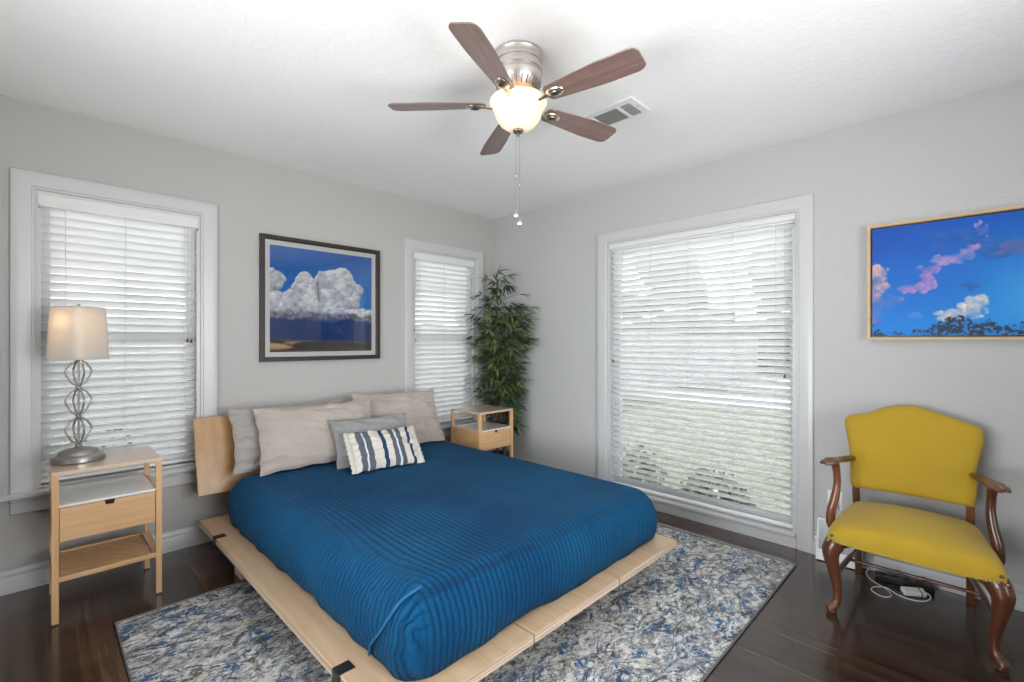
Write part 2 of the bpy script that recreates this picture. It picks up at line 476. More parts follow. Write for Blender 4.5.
def window(name, put, w, floor_len, stops, zb_case):
    u0, u1, z0, z1 = w
    root = thing(name, put((u0 + u1) / 2, 0, z0), kind='structure')
    m = MB(); casing(m, put, u0, u1, zb_case, z1); m.build('window_casing', M['trim'], root, smooth=25)
    m = MB(); e = .012
    frame_box(m, put, u0, u0 + e, 0, WT, z0, z1); frame_box(m, put, u1 - e, u1, 0, WT, z0, z1)
    frame_box(m, put, u0 + e, u1 - e, 0, WT, z1 - e, z1); frame_box(m, put, u0 + e, u1 - e, .02, WT, z0, z0 + e)
    m.build('window_jamb', M['trim'], root)
    m = MB(); a, b = .095, .13; s = .05
    frame_box(m, put, u0 + e, u0 + e + s, a, b, z0 + e, z1 - e); frame_box(m, put, u1 - e - s, u1 - e, a, b, z0 + e, z1 - e)
    frame_box(m, put, u0 + e + s, u1 - e - s, a, b, z1 - e - s, z1 - e); frame_box(m, put, u0 + e + s, u1 - e - s, a, b, z0 + e, z0 + e + s)
    if not floor_len: frame_box(m, put, u0 + e + s, u1 - e - s, a, b, (z0 + z1) / 2 - .02, (z0 + z1) / 2 + .025)
    m.build('window_sash', M['trim'], root, bevel=.002)
    m = MB(); frame_box(m, put, u0 + e + s, u1 - e - s, .111, .115, z0 + e + s, z1 - e - s); m.build('window_pane', M['glass'], root)
    m = MB(); q = stops
    frame_box(m, put, u0 + e, u0 + e + q, .0, .016, z0 + .01, z1 - .10); frame_box(m, put, u1 - e - q, u1 - e, .0, .016, z0 + .01, z1 - .10)
    m.build('window_stop', M['trim'], root)
    if floor_len:
        m = MB(); frame_box(m, put, u0, u1, -.020, .03, .0, z0 - .012); m.build('window_apron', M['trim'], root, bevel=.003)
        m = MB(); frame_box(m, put, u0, u1, -.032, .09, z0 - .014, z0 + .014); m.build('window_sill', M['trim'], root, bevel=.006)
    else:
        m = MB(); frame_box(m, put, u0 - .13, u1 + .13, -.055, 0, z0 - .028, z0); frame_box(m, put, u0, u1, 0, .09, z0 - .02, z0 + .001)
        m.build('window_sill', M['trim'], root, bevel=.006)
        m = MB(); frame_box(m, put, u0 - .094, u1 + .094, -.020, 0, z0 - .112, z0 - .028)
        frame_box(m, put, u0 - .094, u1 + .094, -.030, 0, z0 - .048, z0 - .028)
        m.build('window_apron', M['trim'], root, bevel=.004)
    return root
window('window_1', putL, W1, False, .010, W1[2])
window('window_2', putL, W2, False, .012, W2[2])
window('window_3', putR, W3, True, .012, 0.0)
for nm, put, (a, b, c, d) in (('added_window_4', lambda u, d_, z: (XB - d_, u, z), (.25, 1.95, .5, 2.4)), ('added_window_5', lambda u, d_, z: (u, YB - d_, z), (.25, 2.15, .6, 2.3))):  # unseen windows, made up to give the fill lights an opening
    r = thing(nm, put((a + b) / 2, 0, c), kind='structure')
    m = MB(); casing(m, put, a, b, c, d); m.build('window_casing', M['trim'], r, smooth=25)
    m = MB()
    for k in (a, (a + b) / 2 - .025, b - .05): frame_box(m, put, k, k + .05, .06, .10, c, d)
    frame_box(m, put, a, b, .06, .10, c, c + .05); frame_box(m, put, a, b, .06, .10, d - .05, d)
    m.build('window_sash', M['trim'], r)
    m = MB(); frame_box(m, put, a, b, .078, .082, c, d); m.build('window_pane', M['glass'], r)

def baseboard(name, put, u0, u1):
    prof = [(0, 0), (.016, 0), (.016, .075), (.013, .082), (.014, .098), (.009, .110), (.008, .118), (0, .121)]
    m = MB(); m.grid([[put(u, -p, z) for p, z in prof] for u in (u0, u1)])
    n = len(prof); m.f.append(tuple(range(n))); m.f.append(tuple(range(n, 2 * n))[::-1])
    frame_box(m, put, u0, u1, -.024, -.016, 0, .018)
    m.build(name, M['trim'], smooth=25, kind='structure')
baseboard('baseboard_left', putL, XB, XR)
baseboard('baseboard_right', putR, YB, W3[0] - .094)
baseboard('baseboard_corner', putR, W3[1] + .094, YL - .024)

# ------------------------------------------------------------------ blinds
def blind(put, w, label, strings, tassels, zbot, tilt, val):
    u0, u1, z0, z1 = w; e = .016; TILT = math.radians(tilt)
    root = thing('venetian_blind', put((u0 + u1) / 2, .03, z0), label, 'window blind')
    a, b = u0 + e, u1 - e; dc = .048
    m = MB(); frame_box(m, put, u0 + .014, u1 - .014, .020, .075, z1 - .060, z1 - .013); m.build('headrail', M['slat'], root, bevel=.003)
    # valance with its moulded face
    prof = [(.018, z1 - val), (.004, z1 - val + .002), (.000, z1 - val + .010), (.004, z1 - val + .018), (.004, z1 - .018), (-.003, z1 - .012), (-.008, z1 - .004), (.018, z1 - .004)]
    m = MB(); m.grid([[put(u, d, z) for d, z in prof] for u in (u0 + .001, u1 - .001)])
    n = len(prof); m.f += [tuple(range(n)), tuple(range(n, 2 * n))[::-1]]
    m.build('valance', M['slat'], root, smooth=30)
    m = MB(); pitch = .0457; hw = .027; z = z1 - val - .016
    c, s = math.cos(TILT), math.sin(TILT)
    while z > zbot + .034:
        prof = []
        for k in range(5):
            x = (k / 4 * 2 - 1) * hw; crown = .0022 * (1 - (x / hw) ** 2)
            prof.append((x, crown))
        pr = [(x, y + .0013) for x, y in prof] + [(x, y - .0013) for x, y in prof[::-1]]
        rows = [[put(u, dc + x * c + y * s, z - x * s + y * c) for x, y in pr] for u in (a, b)]
        m.grid(rows, closed_u=True); n = len(m.v) - 20
        m.f += [tuple(n + i for i in range(10)), tuple(n + 10 + i for i in range(10))[::-1]]
        z -= pitch
    m.build('slat_panel', M['slat'], root, smooth=40)
    m = MB(); frame_box(m, put, a, b, dc - .024, dc + .024, zbot, zbot + .018); m.build('bottom_rail', M['slat'], root, bevel=.003)
    for u in strings:
        m = MB()
        for d in (dc - .0225, dc + .0225): m.tube([put(u, d, zbot + .018), put(u, d, z1 - .05)], .0011, 5)
        m.build('ladder_cord', M['cordwhite'], root)
    for (u, zt, zc) in tassels:
        m = MB()
        m.tube([put(u, .004, zc), put(u, .004, zt + .02)], .0012, 5)
        cd_ = m.build('lift_cord', M['cordwhite'], root)
        x, y, z = put(u, .004, zt)
        MB().lathe([(.0005, .026), (.005, .022), (.007, .008), (.0085, .002), (.0055, 0)], (x, y, z - .004), 10).build('tassel', M['brownplastic'], cd_, smooth=40)
    return root
blind(putL, W1, 'white slatted blind behind the table lamp, in the window left of the framed cloud picture', [.12, .385, .68], [(.695, 1.325, 2.08), (.715, 1.32, 2.08), (.055, 1.33, 2.08)], .545, 47, .084)
blind(putL, W2, 'white slatted blind in the narrow window beside the bamboo plant', [2.50, 2.78, 3.06], [(2.42, 1.42, 2.08), (2.432, 1.33, 2.08)], .545, 47, .076)
blind(putR, W3, 'wide white slatted blind reaching almost to the floor, left of the yellow armchair', [2.11, 1.862, 1.551, 1.226, .952], [(.894, 1.09, 2.08), (2.19, 1.15, 2.08)], .106, 41, .046)

# ------------------------------------------------------------------ rug
X0, X1, Y0, Y1 = .262, 3.150, .762, 2.872
rug = thing('area_rug', ((X0 + X1) / 2, (Y0 + Y1) / 2, 0), 'distressed grey, cream and blue patterned rug lying under the bed', 'rug')
m = MB(); nx, ny = 60, 44
rnd = random.Random(3)
P = []
for j in range(ny + 1):
    row = []
    for i in range(nx + 1):
        x = X0 + (X1 - X0) * i / nx; y = Y0 + (Y1 - Y0) * j / ny
        ed = min(i, nx - i, j, ny - j)
        row.append((x, y, .004 if ed == 0 else .0085 + .0006 * math.sin(x * 17 + y * 5) * math.sin(y * 13)))
    P.append(row)
m.grid(P)
m.box(X0 + .001, X1 - .001, Y0 + .001, Y1 - .001, .001, .0035)
m.build('rug_pile', M['rug'], rug, smooth=60)
m = MB(); m.tube([(X0, Y0, .006), (X1, Y0, .006), (X1, Y1, .006), (X0, Y1, .006)], .0055, 8, closed=True, up=(0, 0, 1))
m.build('rug_binding', M['rugedge'], rug, smooth=60)

# ------------------------------------------------------------------ bed
bed = thing('platform_bed', (1.64, 2.3, 0), 'low pale plywood platform bed with a slanted headboard, under the blue quilt', 'bed')
BX0, BX1, BY0, BY1, BZ = .720, 2.562, 1.212, 3.475, .200
seams = [BX0, 1.349, 1.956, BX1]
for a, b in zip(seams, seams[1:]):
    g = .0038
    pn = MB().box(a + g, b - g, BY0, BY1, BZ - .005, BZ).build('deck_panel', M['mapley'], bed, bevel=.0012, segs=1)
    MB().box(a + g + .0004, b - g - .0004, BY0 + .0004, BY1 - .0004, BZ - .036, BZ - .005).build('ply_core', M['edge'], pn, label='layered plywood edge')
for (x, y, w, d) in ((.80, 2.90, .10, .12), (2.40, 2.90, .10, .12), (.86, 1.50, .10, .12), (2.36, 1.50, .10, .12), (1.60, 2.2, .10, .12)):
    MB().box(x, x + w, y, y + d, .0095 if y < 2.87 else .0, BZ - .036).build('leg', M['edge'], bed, bevel=.003)
for y in (1.528, 3.085):
    for x, sgn in ((BX0, 1), (BX1, -1)):
        m = MB(); t = .003
        xa, xb = sorted((x - t * sgn, x + (.058 if sgn > 0 else .016) * sgn))
        m.box(xa, xb, y, y + .052, BZ, BZ + t); xc, xd = sorted((x - t * sgn, x)); m.box(xc, xd, y, y + .052, BZ - .045, BZ)
        m.box(xa, xb, y, y + .052, BZ - .045, BZ - .041)
        m.build('bracket', M['black'], bed, bevel=.0008, segs=1)
# slanted headboard
A = Vector((0, 3.385, .375)); B = Vector((0, 3.520, .838)); dv = (B - A); L = dv.length; dv.normalize(); nv = Vector((0, dv.z, -dv.y))
m = MB()
vs = []
for s_ in (0, L):
    for t in (0, .022):
        for x in (.700, 2.50): p = A + dv * s_ + nv * t; vs.append((x, p.y, p.z))
m.add(vs, [(0, 2, 3, 1), (4, 5, 7, 6), (0, 1, 5, 4), (2, 6, 7, 3), (0, 4, 6, 2), (1, 3, 7, 5)])
m.build('headboard', M['head'], bed, bevel=.003)
for x in (1.15, 2.05):
    m = MB(); m.prism([(3.36, BZ), (3.43, BZ), (3.545, .76), (3.515, .76), (3.412, .376), (3.36, .25)], 'x', x, x + .06)
    m.build('headboard_support', M['mapley'], bed, bevel=.002)

# quilt over the mattress
def roundrect(x0, x1, y0, y1, r, n):
    """n points along the contour by arclength"""
    pts = []
    cs = [((x1 - r, y0 + r), -90), ((x1 - r, y1 - r), 0), ((x0 + r, y1 - r), 90), ((x0 + r, y0 + r), 180)]
    raw = []
    for (cx, cy), a0 in cs:
        for k in range(9):
            a = math.radians(a0 + 90 * k / 8); raw.append((cx + r * math.cos(a), cy + r * math.sin(a)))
    raw.append(raw[0]); d = [0]
    for p, q in zip(raw, raw[1:]): d.append(d[-1] + math.hypot(q[0] - p[0], q[1] - p[1]))
    j = 0
    for i in range(n):
        t = d[-1] * i / n
        while d[j + 1] < t: j += 1
        f = (t - d[j]) / (d[j + 1] - d[j] + 1e-9)
        pts.append((raw[j][0] + (raw[j + 1][0] - raw[j][0]) * f, raw[j][1] + (raw[j + 1][1] - raw[j][1]) * f))
    return pts
QX0, QX1, QY0, QY1 = .842, 2.542, 1.300, 3.335
levels = [(.004, .2035), (-.010, .25), (-.018, .31), (-.014, .37), (.004, .42), (.026, .452), (.050, .474), (.080, .486), (.12, .491), (.20, .494), (.32, .495), (.45, .495), (.58, .494), (.70, .494), (.80, .493), (.835, .493)]
N = 420; rows = []; uvs = []; sides = []
for k, (off, z) in enumerate(levels):
    o = off; r = max(.10 - o * .6, .004) if k < 9 else max(.045 - .05 * (o - .12), .004)
    c = roundrect(QX0 + o, QX1 - o, QY0 + o, QY1 - o, r if o < .80 else .002, N)
    row = []
    for i, (x, y) in enumerate(c):
        x -= .040 * min(1, max(0, (x - 2.0) / .45)) * (z - .2) / .29
        drop = max(0, 1 - (z - .2) / .26)
        wv = .0035 * drop * (math.sin(y * 23 + x * 9) + .6 * math.sin(x * 31 - y * 41))
        if o < .06:
            nx_ = -1 if x < QX0 + o + .05 else (1 if x > QX1 - o - .05 else 0); ny_ = -1 if y < QY0 + o + .05 else 0
            x += wv * nx_; y += wv * ny_
        zz = z
        if k == 0: zz = .2025 + .014 * max(0, math.sin(x * 6.3 + y * 4.1)) ** 2
        if k > 7: zz += .003 * math.sin(x * 5 + 1) * math.sin(y * 4) - .006 * max(0, 1 - (y - QY0) / .5)
        row.append((x, y, zz))
        # channels: straight over the foot end and top, wrapping round onto the left side
        xe, ye = x, y
        uu = max(0, x - (QX0 + .02)); vv = max(0, y - (QY0 + .02))
        arc = max(0, .49 - z) if x < 1.7 else 0
        uvs.append((math.sqrt(uu * uu + (vv * math.exp(-vv / .32)) ** 2), (z if vv < .02 else 0) + y))
        sd = min(1, max(0, 1 - (x - QX0 - .03) / (.16 if vv > .05 else .07))); sides.append(sd)
    rows.append(row)
quilt = thing('quilt', (1.69, 2.35, BZ), 'deep blue ribbed quilt draped over the bed down to the wooden platform', 'quilt')
m = MB(); m.grid(rows, closed_u=True); m.uv = uvs
m.f.append(tuple(range(N))[::-1])
nl = len(levels) - 1; m.f.append(tuple(nl * N + i for i in range(N)))
cv = m.build('cover', M['quilt'], quilt, smooth=180, fix=False)
at = cv.data.attributes.new('side', 'FLOAT', 'POINT'); at.data.foreach_set('value', sides)
q2 = MB(); q2.tube(smoothpath([(.925, 1.345, .494), (.866, 1.370, .462), (.834, 1.395, .41), (.818, 1.44, .34), (.817, 1.50, .27), (.836, 1.54, .212)], 5), .0055, 6)
q2.build('hem', plain('hem_blue', (.010, .10, .24), .8), quilt, smooth=180)

# ------------------------------------------------------------------ pillows
def pillow(name, W_, H_, T_, loc, lean, yaw, mat, label, roll=0, flange=.0, seed=0, nseg=90, pinch=.06, plump=.5):
    """stands on its long edge; loc = middle of the bottom edge; lean back by `lean`"""
    rn = random.Random(seed)
    ph = [rn.uniform(0, 6) for _ in range(8)]
    root = thing(name, loc, label, 'pillow')
    Mx = Matrix.Translation(Vector(loc)) @ Matrix.Rotation(math.radians(yaw), 4, 'Z') @ Matrix.Rotation(math.radians(lean), 4, 'X').inverted() @ Matrix.Rotation(math.radians(roll), 4, 'Y')
    m = MB(); uv = []
    nu, nv_ = nseg, int(nseg * .7)
    sheets = []
    for side in (1, -1):
        for j in range(nv_ + 1):
            for i in range(nu + 1):
                u = i / nu * 2 - 1; v = j / nv_ * 2 - 1
                # edges bow inwards between pointed corners
                x = u * (W_ / 2) * (1 - pinch * (1 - v * v)); z = v * (H_ / 2) * (1 - pinch * 1.3 * (1 - u * u)) + H_ / 2
                b = max(0, (1 - abs(u) ** 2.6)) * max(0, (1 - abs(v) ** 2.6))
                t = T_ / 2 * b ** plump
                t *= 1 + .05 * math.sin(5 * u + ph[0]) * math.sin(4 * v + ph[1])
                ew = (1 - b)
                t += .006 * b ** .3 * ew * (math.sin(16 * u + ph[2] + 3 * v) + math.sin(14 * v + ph[3] - 3 * u)) + .014 * b ** .4 * math.exp(-((1 - abs(u)) / .22) ** 2) * math.sin(19 * v + ph[6] + 4 * u)
                cr = mnoise.turbulence(Vector((u * 1.6 + seed * 7, v * 3.4 + u * .8, seed)), 4, False)
                t += side * 0 + .030 * b ** .5 * (.35 + .65 * ew) * (cr - .45)
                x += .003 * ew * math.sin(11 * v + ph[4]); z += .0035 * ew * math.sin(13 * u + ph[5])
                m.v.append(Mx @ Vector((x, -side * t, z))); uv.append(((u + 1) / 2, (v + 1) / 2))
        sheets.append(len(m.v) - (nu + 1) * (nv_ + 1))
    for sh, b in zip((0, 1), sheets):
        for j in range(nv_):
            for i in range(nu):
                q = (b + j * (nu + 1) + i, b + j * (nu + 1) + i + 1, b + (j + 1) * (nu + 1) + i + 1, b + (j + 1) * (nu + 1) + i)
                m.f.append(q if sh == 0 else q[::-1])
    m.uv = uv
    m.build('pillow_case', mat, root, smooth=180, fix=False)
    # stitched hem round the edge
    e = []
    for i in range(nu + 1): e.append(i)
    for j in range(1, nv_ + 1): e.append(j * (nu + 1) + nu)
    for i in range(nu - 1, -1, -1): e.append(nv_ * (nu + 1) + i)
    for j in range(nv_ - 1, 0, -1): e.append(j * (nu + 1))
    pts = [m.v[i] for i in e]
    return root, pts, Mx

def seam(root, pts, mat, r=.004, nm='seam'):
    m = MB(); m.tube(pts, r, 6, closed=True); m.build(nm, mat, root, smooth=180)

QT = .497
r_, p_, _ = pillow('pillow', .76, .41, .11, (1.245, 3.275, QT + .004), 20, 0, M['linen2'], 'greyish beige pillow squeezed between the headboard and the long beige pillow', seed=1); seam(r_, p_, M['linen2'])
r_, p_, _ = pillow('pillow', .79, .43, .15, (1.362, 3.100, QT + .006), 25, -4, M['linen'], 'long beige linen pillow left of the grey cushion', roll=0, seed=2); seam(r_, p_, M['linen'])
r_, p_, _ = pillow('pillow', .72, .455, .14, (2.045, 3.185, QT + .006), 25, -4, M['linen'], 'beige pillow at the right, nearest the corner bedside table', roll=0, seed=3); seam(r_, p_, M['linen'])
r_, p_, _ = pillow('cushion', .56, .35, .12, (1.64, 2.885, QT + .004), 33, -8, M['greyp'], 'plain grey cushion tucked behind the striped cushion', seed=4, pinch=.08); seam(r_, p_, M['greyp'], .003)
r_, p_, Mx = pillow('cushion', .45, .29, .11, (1.625, 2.715, QT + .006), 40, -8, M['stripe'], 'small cream cushion with navy and slate stripes, in front of the others', seed=5, pinch=.05)
for sx in (-1, 1):
    m = MB(); P = []
    for j in range(25):
        v = j / 24; zz = .29 * v * (1 - .0) ; w = .03 + .004 * math.sin(j * 2.3)
        P.append([Mx @ Vector((sx * (.218 - .011 * (1 - (2 * v - 1) ** 2)), -.004, zz)), Mx @ Vector((sx * (.218 + w * .6), -.006 + .005 * math.sin(j * 1.7), zz)), Mx @ Vector((sx * (.218 + w), .003 * math.sin(j * 2.1), zz))])
    m.grid(P); o = m.build('ruffle', M['hem'], r_, smooth=180, label='cream cotton edging')
    sm = o.modifiers.new('solid', 'SOLIDIFY'); sm.thickness = .004
    
# ------------------------------------------------------------------ bedside tables
def nightstand(x0, y0, label, w=.418, d=.40, h=.715):
    root = thing('bedside_table', (x0 + w / 2, y0 + d / 2, 0), label, 'bedside table')
    x1, y1 = x0 + w, y0 + d; L = .026
    for x in (x0, x1 - L):
        for y in (y0, y1 - L):
            lg = MB().box(x, x + L, y, y + L, .006, h - .018).build('leg', M['bamz'], root, bevel=.002)
            MB().box(x + .003, x + L - .003, y + .003, y + L - .003, 0, .006).build('foot_pad', M['black'], lg)
    MB().box(x0, x1, y0, y1, h - .018, h).build('table_top', M['bamtop'], root, bevel=.002)
    # open shelf, which is the lid of the drawer box
    MB().box(x0 + L, x1 - L, y0 + .008, y1 - .008, h - .172, h - .160).build('shelf', M['shelf'], root, bevel=.001, label='pale glossy shelf surface')
    m = MB(); m.box(x0 + .004, x0 + L - .004, y0 + L, y1 - L, h - .335, h - .160); m.box(x1 - L + .004, x1 - .004, y0 + L, y1 - L, h - .335, h - .160)
    m.box(x0 + L, x1 - L, y1 - .022, y1 - .010, h - .335, h - .172); m.box(x0 + L, x1 - L, y0 + .03, y1 - .022, h - .335, h - .325)
    m.build('drawer_box', M['bamx'], root, bevel=.001)
    # drawer with a notch cut in its top edge
    cx = (x0 + x1) / 2; zt, zb = h - .174, h - .332; a, b = x0 + L + .002, x1 - L - .002
    dr = MB().prism([(a, zb), (b, zb), (b, zt), (cx + .020, zt), (cx + .015, zt - .022), (cx - .015, zt - .022), (cx - .020, zt), (a, zt)], 'y', y0 + .005, y0 + .019).build('drawer', M['bamx'], root, bevel=.0012, segs=1)
    MB().box(cx - .022, cx + .022, y0 + .0195, y0 + .024, zt - .026, zt).build('notch_shade', M['void'], dr)  # dark plate painted as the shade behind the notch
    # low slatted shelf
    z = .215
    m = MB(); m.box(x0 + L, x1 - L, y0 + .002, y0 + .022, z - .018, z + .006); m.box(x0 + L, x1 - L, y1 - .022, y1 - .002, z - .018, z + .006)
    m.box(x0 + .002, x0 + L + .012, y0 + L, y1 - L, z - .014, z + .006); m.box(x1 - L - .012, x1 - .002, y0 + L, y1 - L, z - .014, z + .006)
    lo = m.build('low_shelf', M['bamx'], root, bevel=.0015)
    m = MB(); n = 13; ya, yb = y0 + .034, y1 - .034
    for k in range(n):
        y = ya + (yb - ya) * k / (n - 1); m.box(x0 + L + .012, x1 - L - .012, y - .006, y + .006, z - .012, z - .002)
    m.build('shelf_slats', M['bamx'], lo)
    return root
nightstand(.052, 3.055, 'bamboo bedside table with a notched drawer, standing under the table lamp')
nightstand(2.655, 3.010, 'bamboo bedside table in the corner beyond the bed, in front of the bamboo plant', w=.408, d=.395)

# ------------------------------------------------------------------ table lamp
LX, LY, LZ = .157, 3.285, .7155
lamp = thing('table_lamp', (LX, LY, LZ), 'silver table lamp with curled wire stem and pale tapered shade, switched on', 'lamp')
MB().lathe([(.102, 0), (.107, .005), (.107, .024), (.102, .031), (.086, .034), (.082, .038), (.080, .046), (.070, .056), (.046, .064), (.020, .068), (.012, .076), (.0085, .09)], (LX, LY, LZ), 48).build('base', M['silver'], lamp, smooth=35)
zb, zt = LZ + .078, LZ + .520
MB().tube([(LX, LY, zb), (LX, LY, zt + .23)], .0045, 10).build('rod', M['silver'], lamp, smooth=60)
hb = (zt - zb) / 3
for q in range(4):
    a = math.radians(20 + 90 * q)
    pts = []
    for b in range(3):
        z0 = zb + hb * b
        for (t, r) in ((0, .009), (.07, .012), (.16, .026), (.24, .036), (.34, .041), (.44, .050), (.56, .0535), (.66, .050), (.76, .040), (.84, .034), (.93, .016)):
            pts.append((LX + r * math.cos(a), LY + r * math.sin(a), z0 + hb * t))
    pts.append((LX + .009 * math.cos(a), LY + .009 * math.sin(a), zt))
    m = MB(); m.tube(smoothpath(pts, 4), .0042, 8)
    m.build('scroll_wire', M['silver'], lamp, smooth=60)
for k in range(4):
    MB().lathe([(.004, -.010), (.011, -.006), (.013, 0), (.011, .006), (.004, .010)], (LX, LY, zb + hb * k), 20).build('collar', M['silver'], lamp, smooth=60)
def squircle(r, n, rot, corner=.22):
    pts = []
    for k in range(n):
        a = 2 * PI * k / n; c, s = math.cos(a), math.sin(a); e = 7.0
        q = r * (abs(c) ** e + abs(s) ** e) ** (-1 / e)
        pts.append((q * math.cos(a + rot), q * math.sin(a + rot)))
    return pts
sz0, sz1 = 1.236, 1.500
m = MB(); rot = math.radians(42.7); n = 64; R0, R1 = .0955, .0830
rows = []
for (t, inner) in ((0, 0), (.25, 0), (.5, 0), (.75, 0), (1, 0), (1, 1), (.5, 1), (0, 1)):
    r = R0 + (R1 - R0) * t - (.0015 if inner else 0)
    rows.append([(LX + x, LY + y, sz0 + (sz1 - sz0) * t) for x, y in squircle(r, n, rot)])
rows.append(rows[0])
m.grid(rows, closed_u=True); sh = m.build('lamp_shade', M['shade'], lamp, smooth=50)
for z, r in ((sz0, R0), (sz1, R1)):
    MB().tube([(LX + x, LY + y, z) for x, y in squircle(r + .0006, n, rot)], .0028, 6, closed=True, up=(0, 0, 1)).build('shade_trim', M['shade'], sh, smooth=60)
m = MB()
for q in range(4):
    a = rot + PI / 4 + q * PI / 2; m.tube([(LX, LY, sz1 - .012), (LX + R1 * 1.2 * math.cos(a), LY + R1 * 1.2 * math.sin(a), sz1 - .004)], .0016, 5)
m.build('shade_carrier', M['nickeld'], sh)
MB().lathe([(.004, 0), (.010, .004), (.010, .008), (.004, .013), (.008, .019), (.005, .027), (.0005, .029)], (LX, LY, sz1 - .010), 16).build('finial', M['silver'], lamp, smooth=50)
MB().lathe([(.004, -.03), (.013, -.028), (.014, 0), (.012, .012), (.022, .03), (.028, .052), (.024, .074), (.010, .088), (.0005, .09)], (LX - .02, LY, 1.31), 20).build('bulb', M['bulb'], lamp, smooth=60)
light('lamp_glow', 'POINT', (LX - .034, LY - .026, 1.43), (0, 0, 0), .6, (1.0, .64, .34), shadow_soft_size=.02)

# ------------------------------------------------------------------ pictures
def fbm(X, Y, oct=5, seed=0, gain=.55):
    rs = np.random.RandomState(seed); out = np.zeros_like(X); amp = 1; tot = 0; f = 1.0
    for o in range(oct):
        G = rs.rand(256, 256); x = X * f + 31.7 * o; y = Y * f + 17.3 * o
        xi = np.floor(x).astype(int); yi = np.floor(y).astype(int); fx = x - xi; fy = y - yi
        fx = fx * fx * (3 - 2 * fx); fy = fy * fy * (3 - 2 * fy)
        g = lambda a, b: G[a % 256, b % 256]
        v = (g(xi, yi) * (1 - fx) + g(xi + 1, yi) * fx) * (1 - fy) + (g(xi, yi + 1) * (1 - fx) + g(xi + 1, yi + 1) * fx) * fy
        out += amp * v; tot += amp; amp *= gain; f *= 2.07
    return out / tot
def sstep(a, b, x):
    t = np.clip((x - a) / (b - a), 0, 1); return t * t * (3 - 2 * t)
def lay(C, mask, col):
    mask = mask[..., None]; col = np.array(col) if not isinstance(col, np.ndarray) else col
    return C * (1 - mask) + col * mask
def srgb(c): return np.where(c <= .04045, c / 12.92, ((c + .055) / 1.055) ** 2.4)

def painting1(U, V):
    C = np.zeros(U.shape + (3,)); n1 = fbm(U * 3, V * 3, 5, 1); n2 = fbm(U * 9, V * 9, 5, 2); n3 = fbm(U * 22, V * 22, 4, 3)
    t = np.clip((V - .35) / .65, 0, 1)[..., None]
    C[:] = (1 - t) * np.array([.04, .47, .78]) + t * np.array([.0, .34, .66])
    C = C + (n1[..., None] - .5) * .12
    field = np.full(U.shape, -1.0)
    blobs = [(.0, .66, .12), (.06, .70, .07), (.0, .46, .15), (.17, .48, .11), (.31, .71, .075), (.29, .60, .11), (.36, .53, .15), (.22, .50, .12),
             (.50, .71, .10), (.58, .70, .13), (.68, .74, .12), (.72, .62, .15), (.60, .54, .17), (.75, .52, .12), (.46, .48, .12), (.66, .66, .15),
             (.88, .36, .07), (.95, .33, .08), (.12, .40, .12), (.40, .40, .12), (.62, .40, .12), (.80, .38, .09)]
    rs = np.random.RandomState(5); sub = []
    for (a, b, r) in blobs:
        for q in range(9):
            th = rs.rand() * 2 * np.pi; d_ = r * (.35 + .65 * rs.rand()); sub.append((a + d_ * np.cos(th), b + d_ * np.sin(th) * .9, r * (.22 + .25 * rs.rand())))
    blobs = blobs + sub
    edge = (n2 - .5) * .16 + (n3 - .5) * .09; shade = np.zeros(U.shape)
    for (a, b, r) in blobs:
        d = np.sqrt((U - a) ** 2 + (V - b) ** 2); f = 1 - d / r + edge * (.12 / r)
        sel = f > field
        field = np.where(sel, f, field)
        shade = np.where(sel, .62 + .38 * np.clip(((V - b) * .8 - (U - a) * .35) / r + .15, -1, 1), shade)
    m_ = sstep(0, .07, field)
    sh = np.clip(shade * .9 + .08 + (n2 - .5) * .7 + (n3 - .5) * .8 - .18 * sstep(.5, .3, V), 0, 1)[..., None]
    cl = (1 - sh) * np.array([.40, .43, .50]) + sh * np.array([.90, .90, .91])
    m_ = np.maximum(m_, sstep(.30, .34, V) * sstep(.46, .42, V)); C = lay(C, m_ * sstep(.27, .34, V + edge * .4), cl)
    # crease between the towers
    cre = np.exp(-((U - (.435 + .1 * (.62 - V))) / .012) ** 2) * sstep(.45, .55, V) * sstep(.74, .68, V)
    C = lay(C, cre * .55, [.25, .28, .35])
    # ragged brown-grey base, then the dark rain band
    fr = sstep(.41, .36, V + (n2 - .5) * .14) * sstep(.25, .32, V + (n2 - .5) * .1)
    C = lay(C, fr * (.35 + .6 * (n3 > .5)), [.36, .33, .38])
    rain = sstep(.34, .29, V + (n2 - .5) * .10)
    C = lay(C, rain, np.stack([.07 + .04 * n1, .16 + .06 * n1, .34 + .12 * n1], -1))
    bandn = fbm(U * 2.2, V * 26, 4, 8)
    low = sstep(.135, .10, V + (bandn - .5) * .05 + .03 * U)
    C = lay(C, low, np.stack([.20 + .0 * U, .17 + 0 * U, .15 + 0 * U], -1))
    gold = low * np.clip(sstep(.50, .62, bandn) + .0, 0, 1) * sstep(.0, .05, V)
    C = lay(C, gold * .9, [.78, .62, .42])
    return srgb(np.clip(C * 1.12, 0, 1))

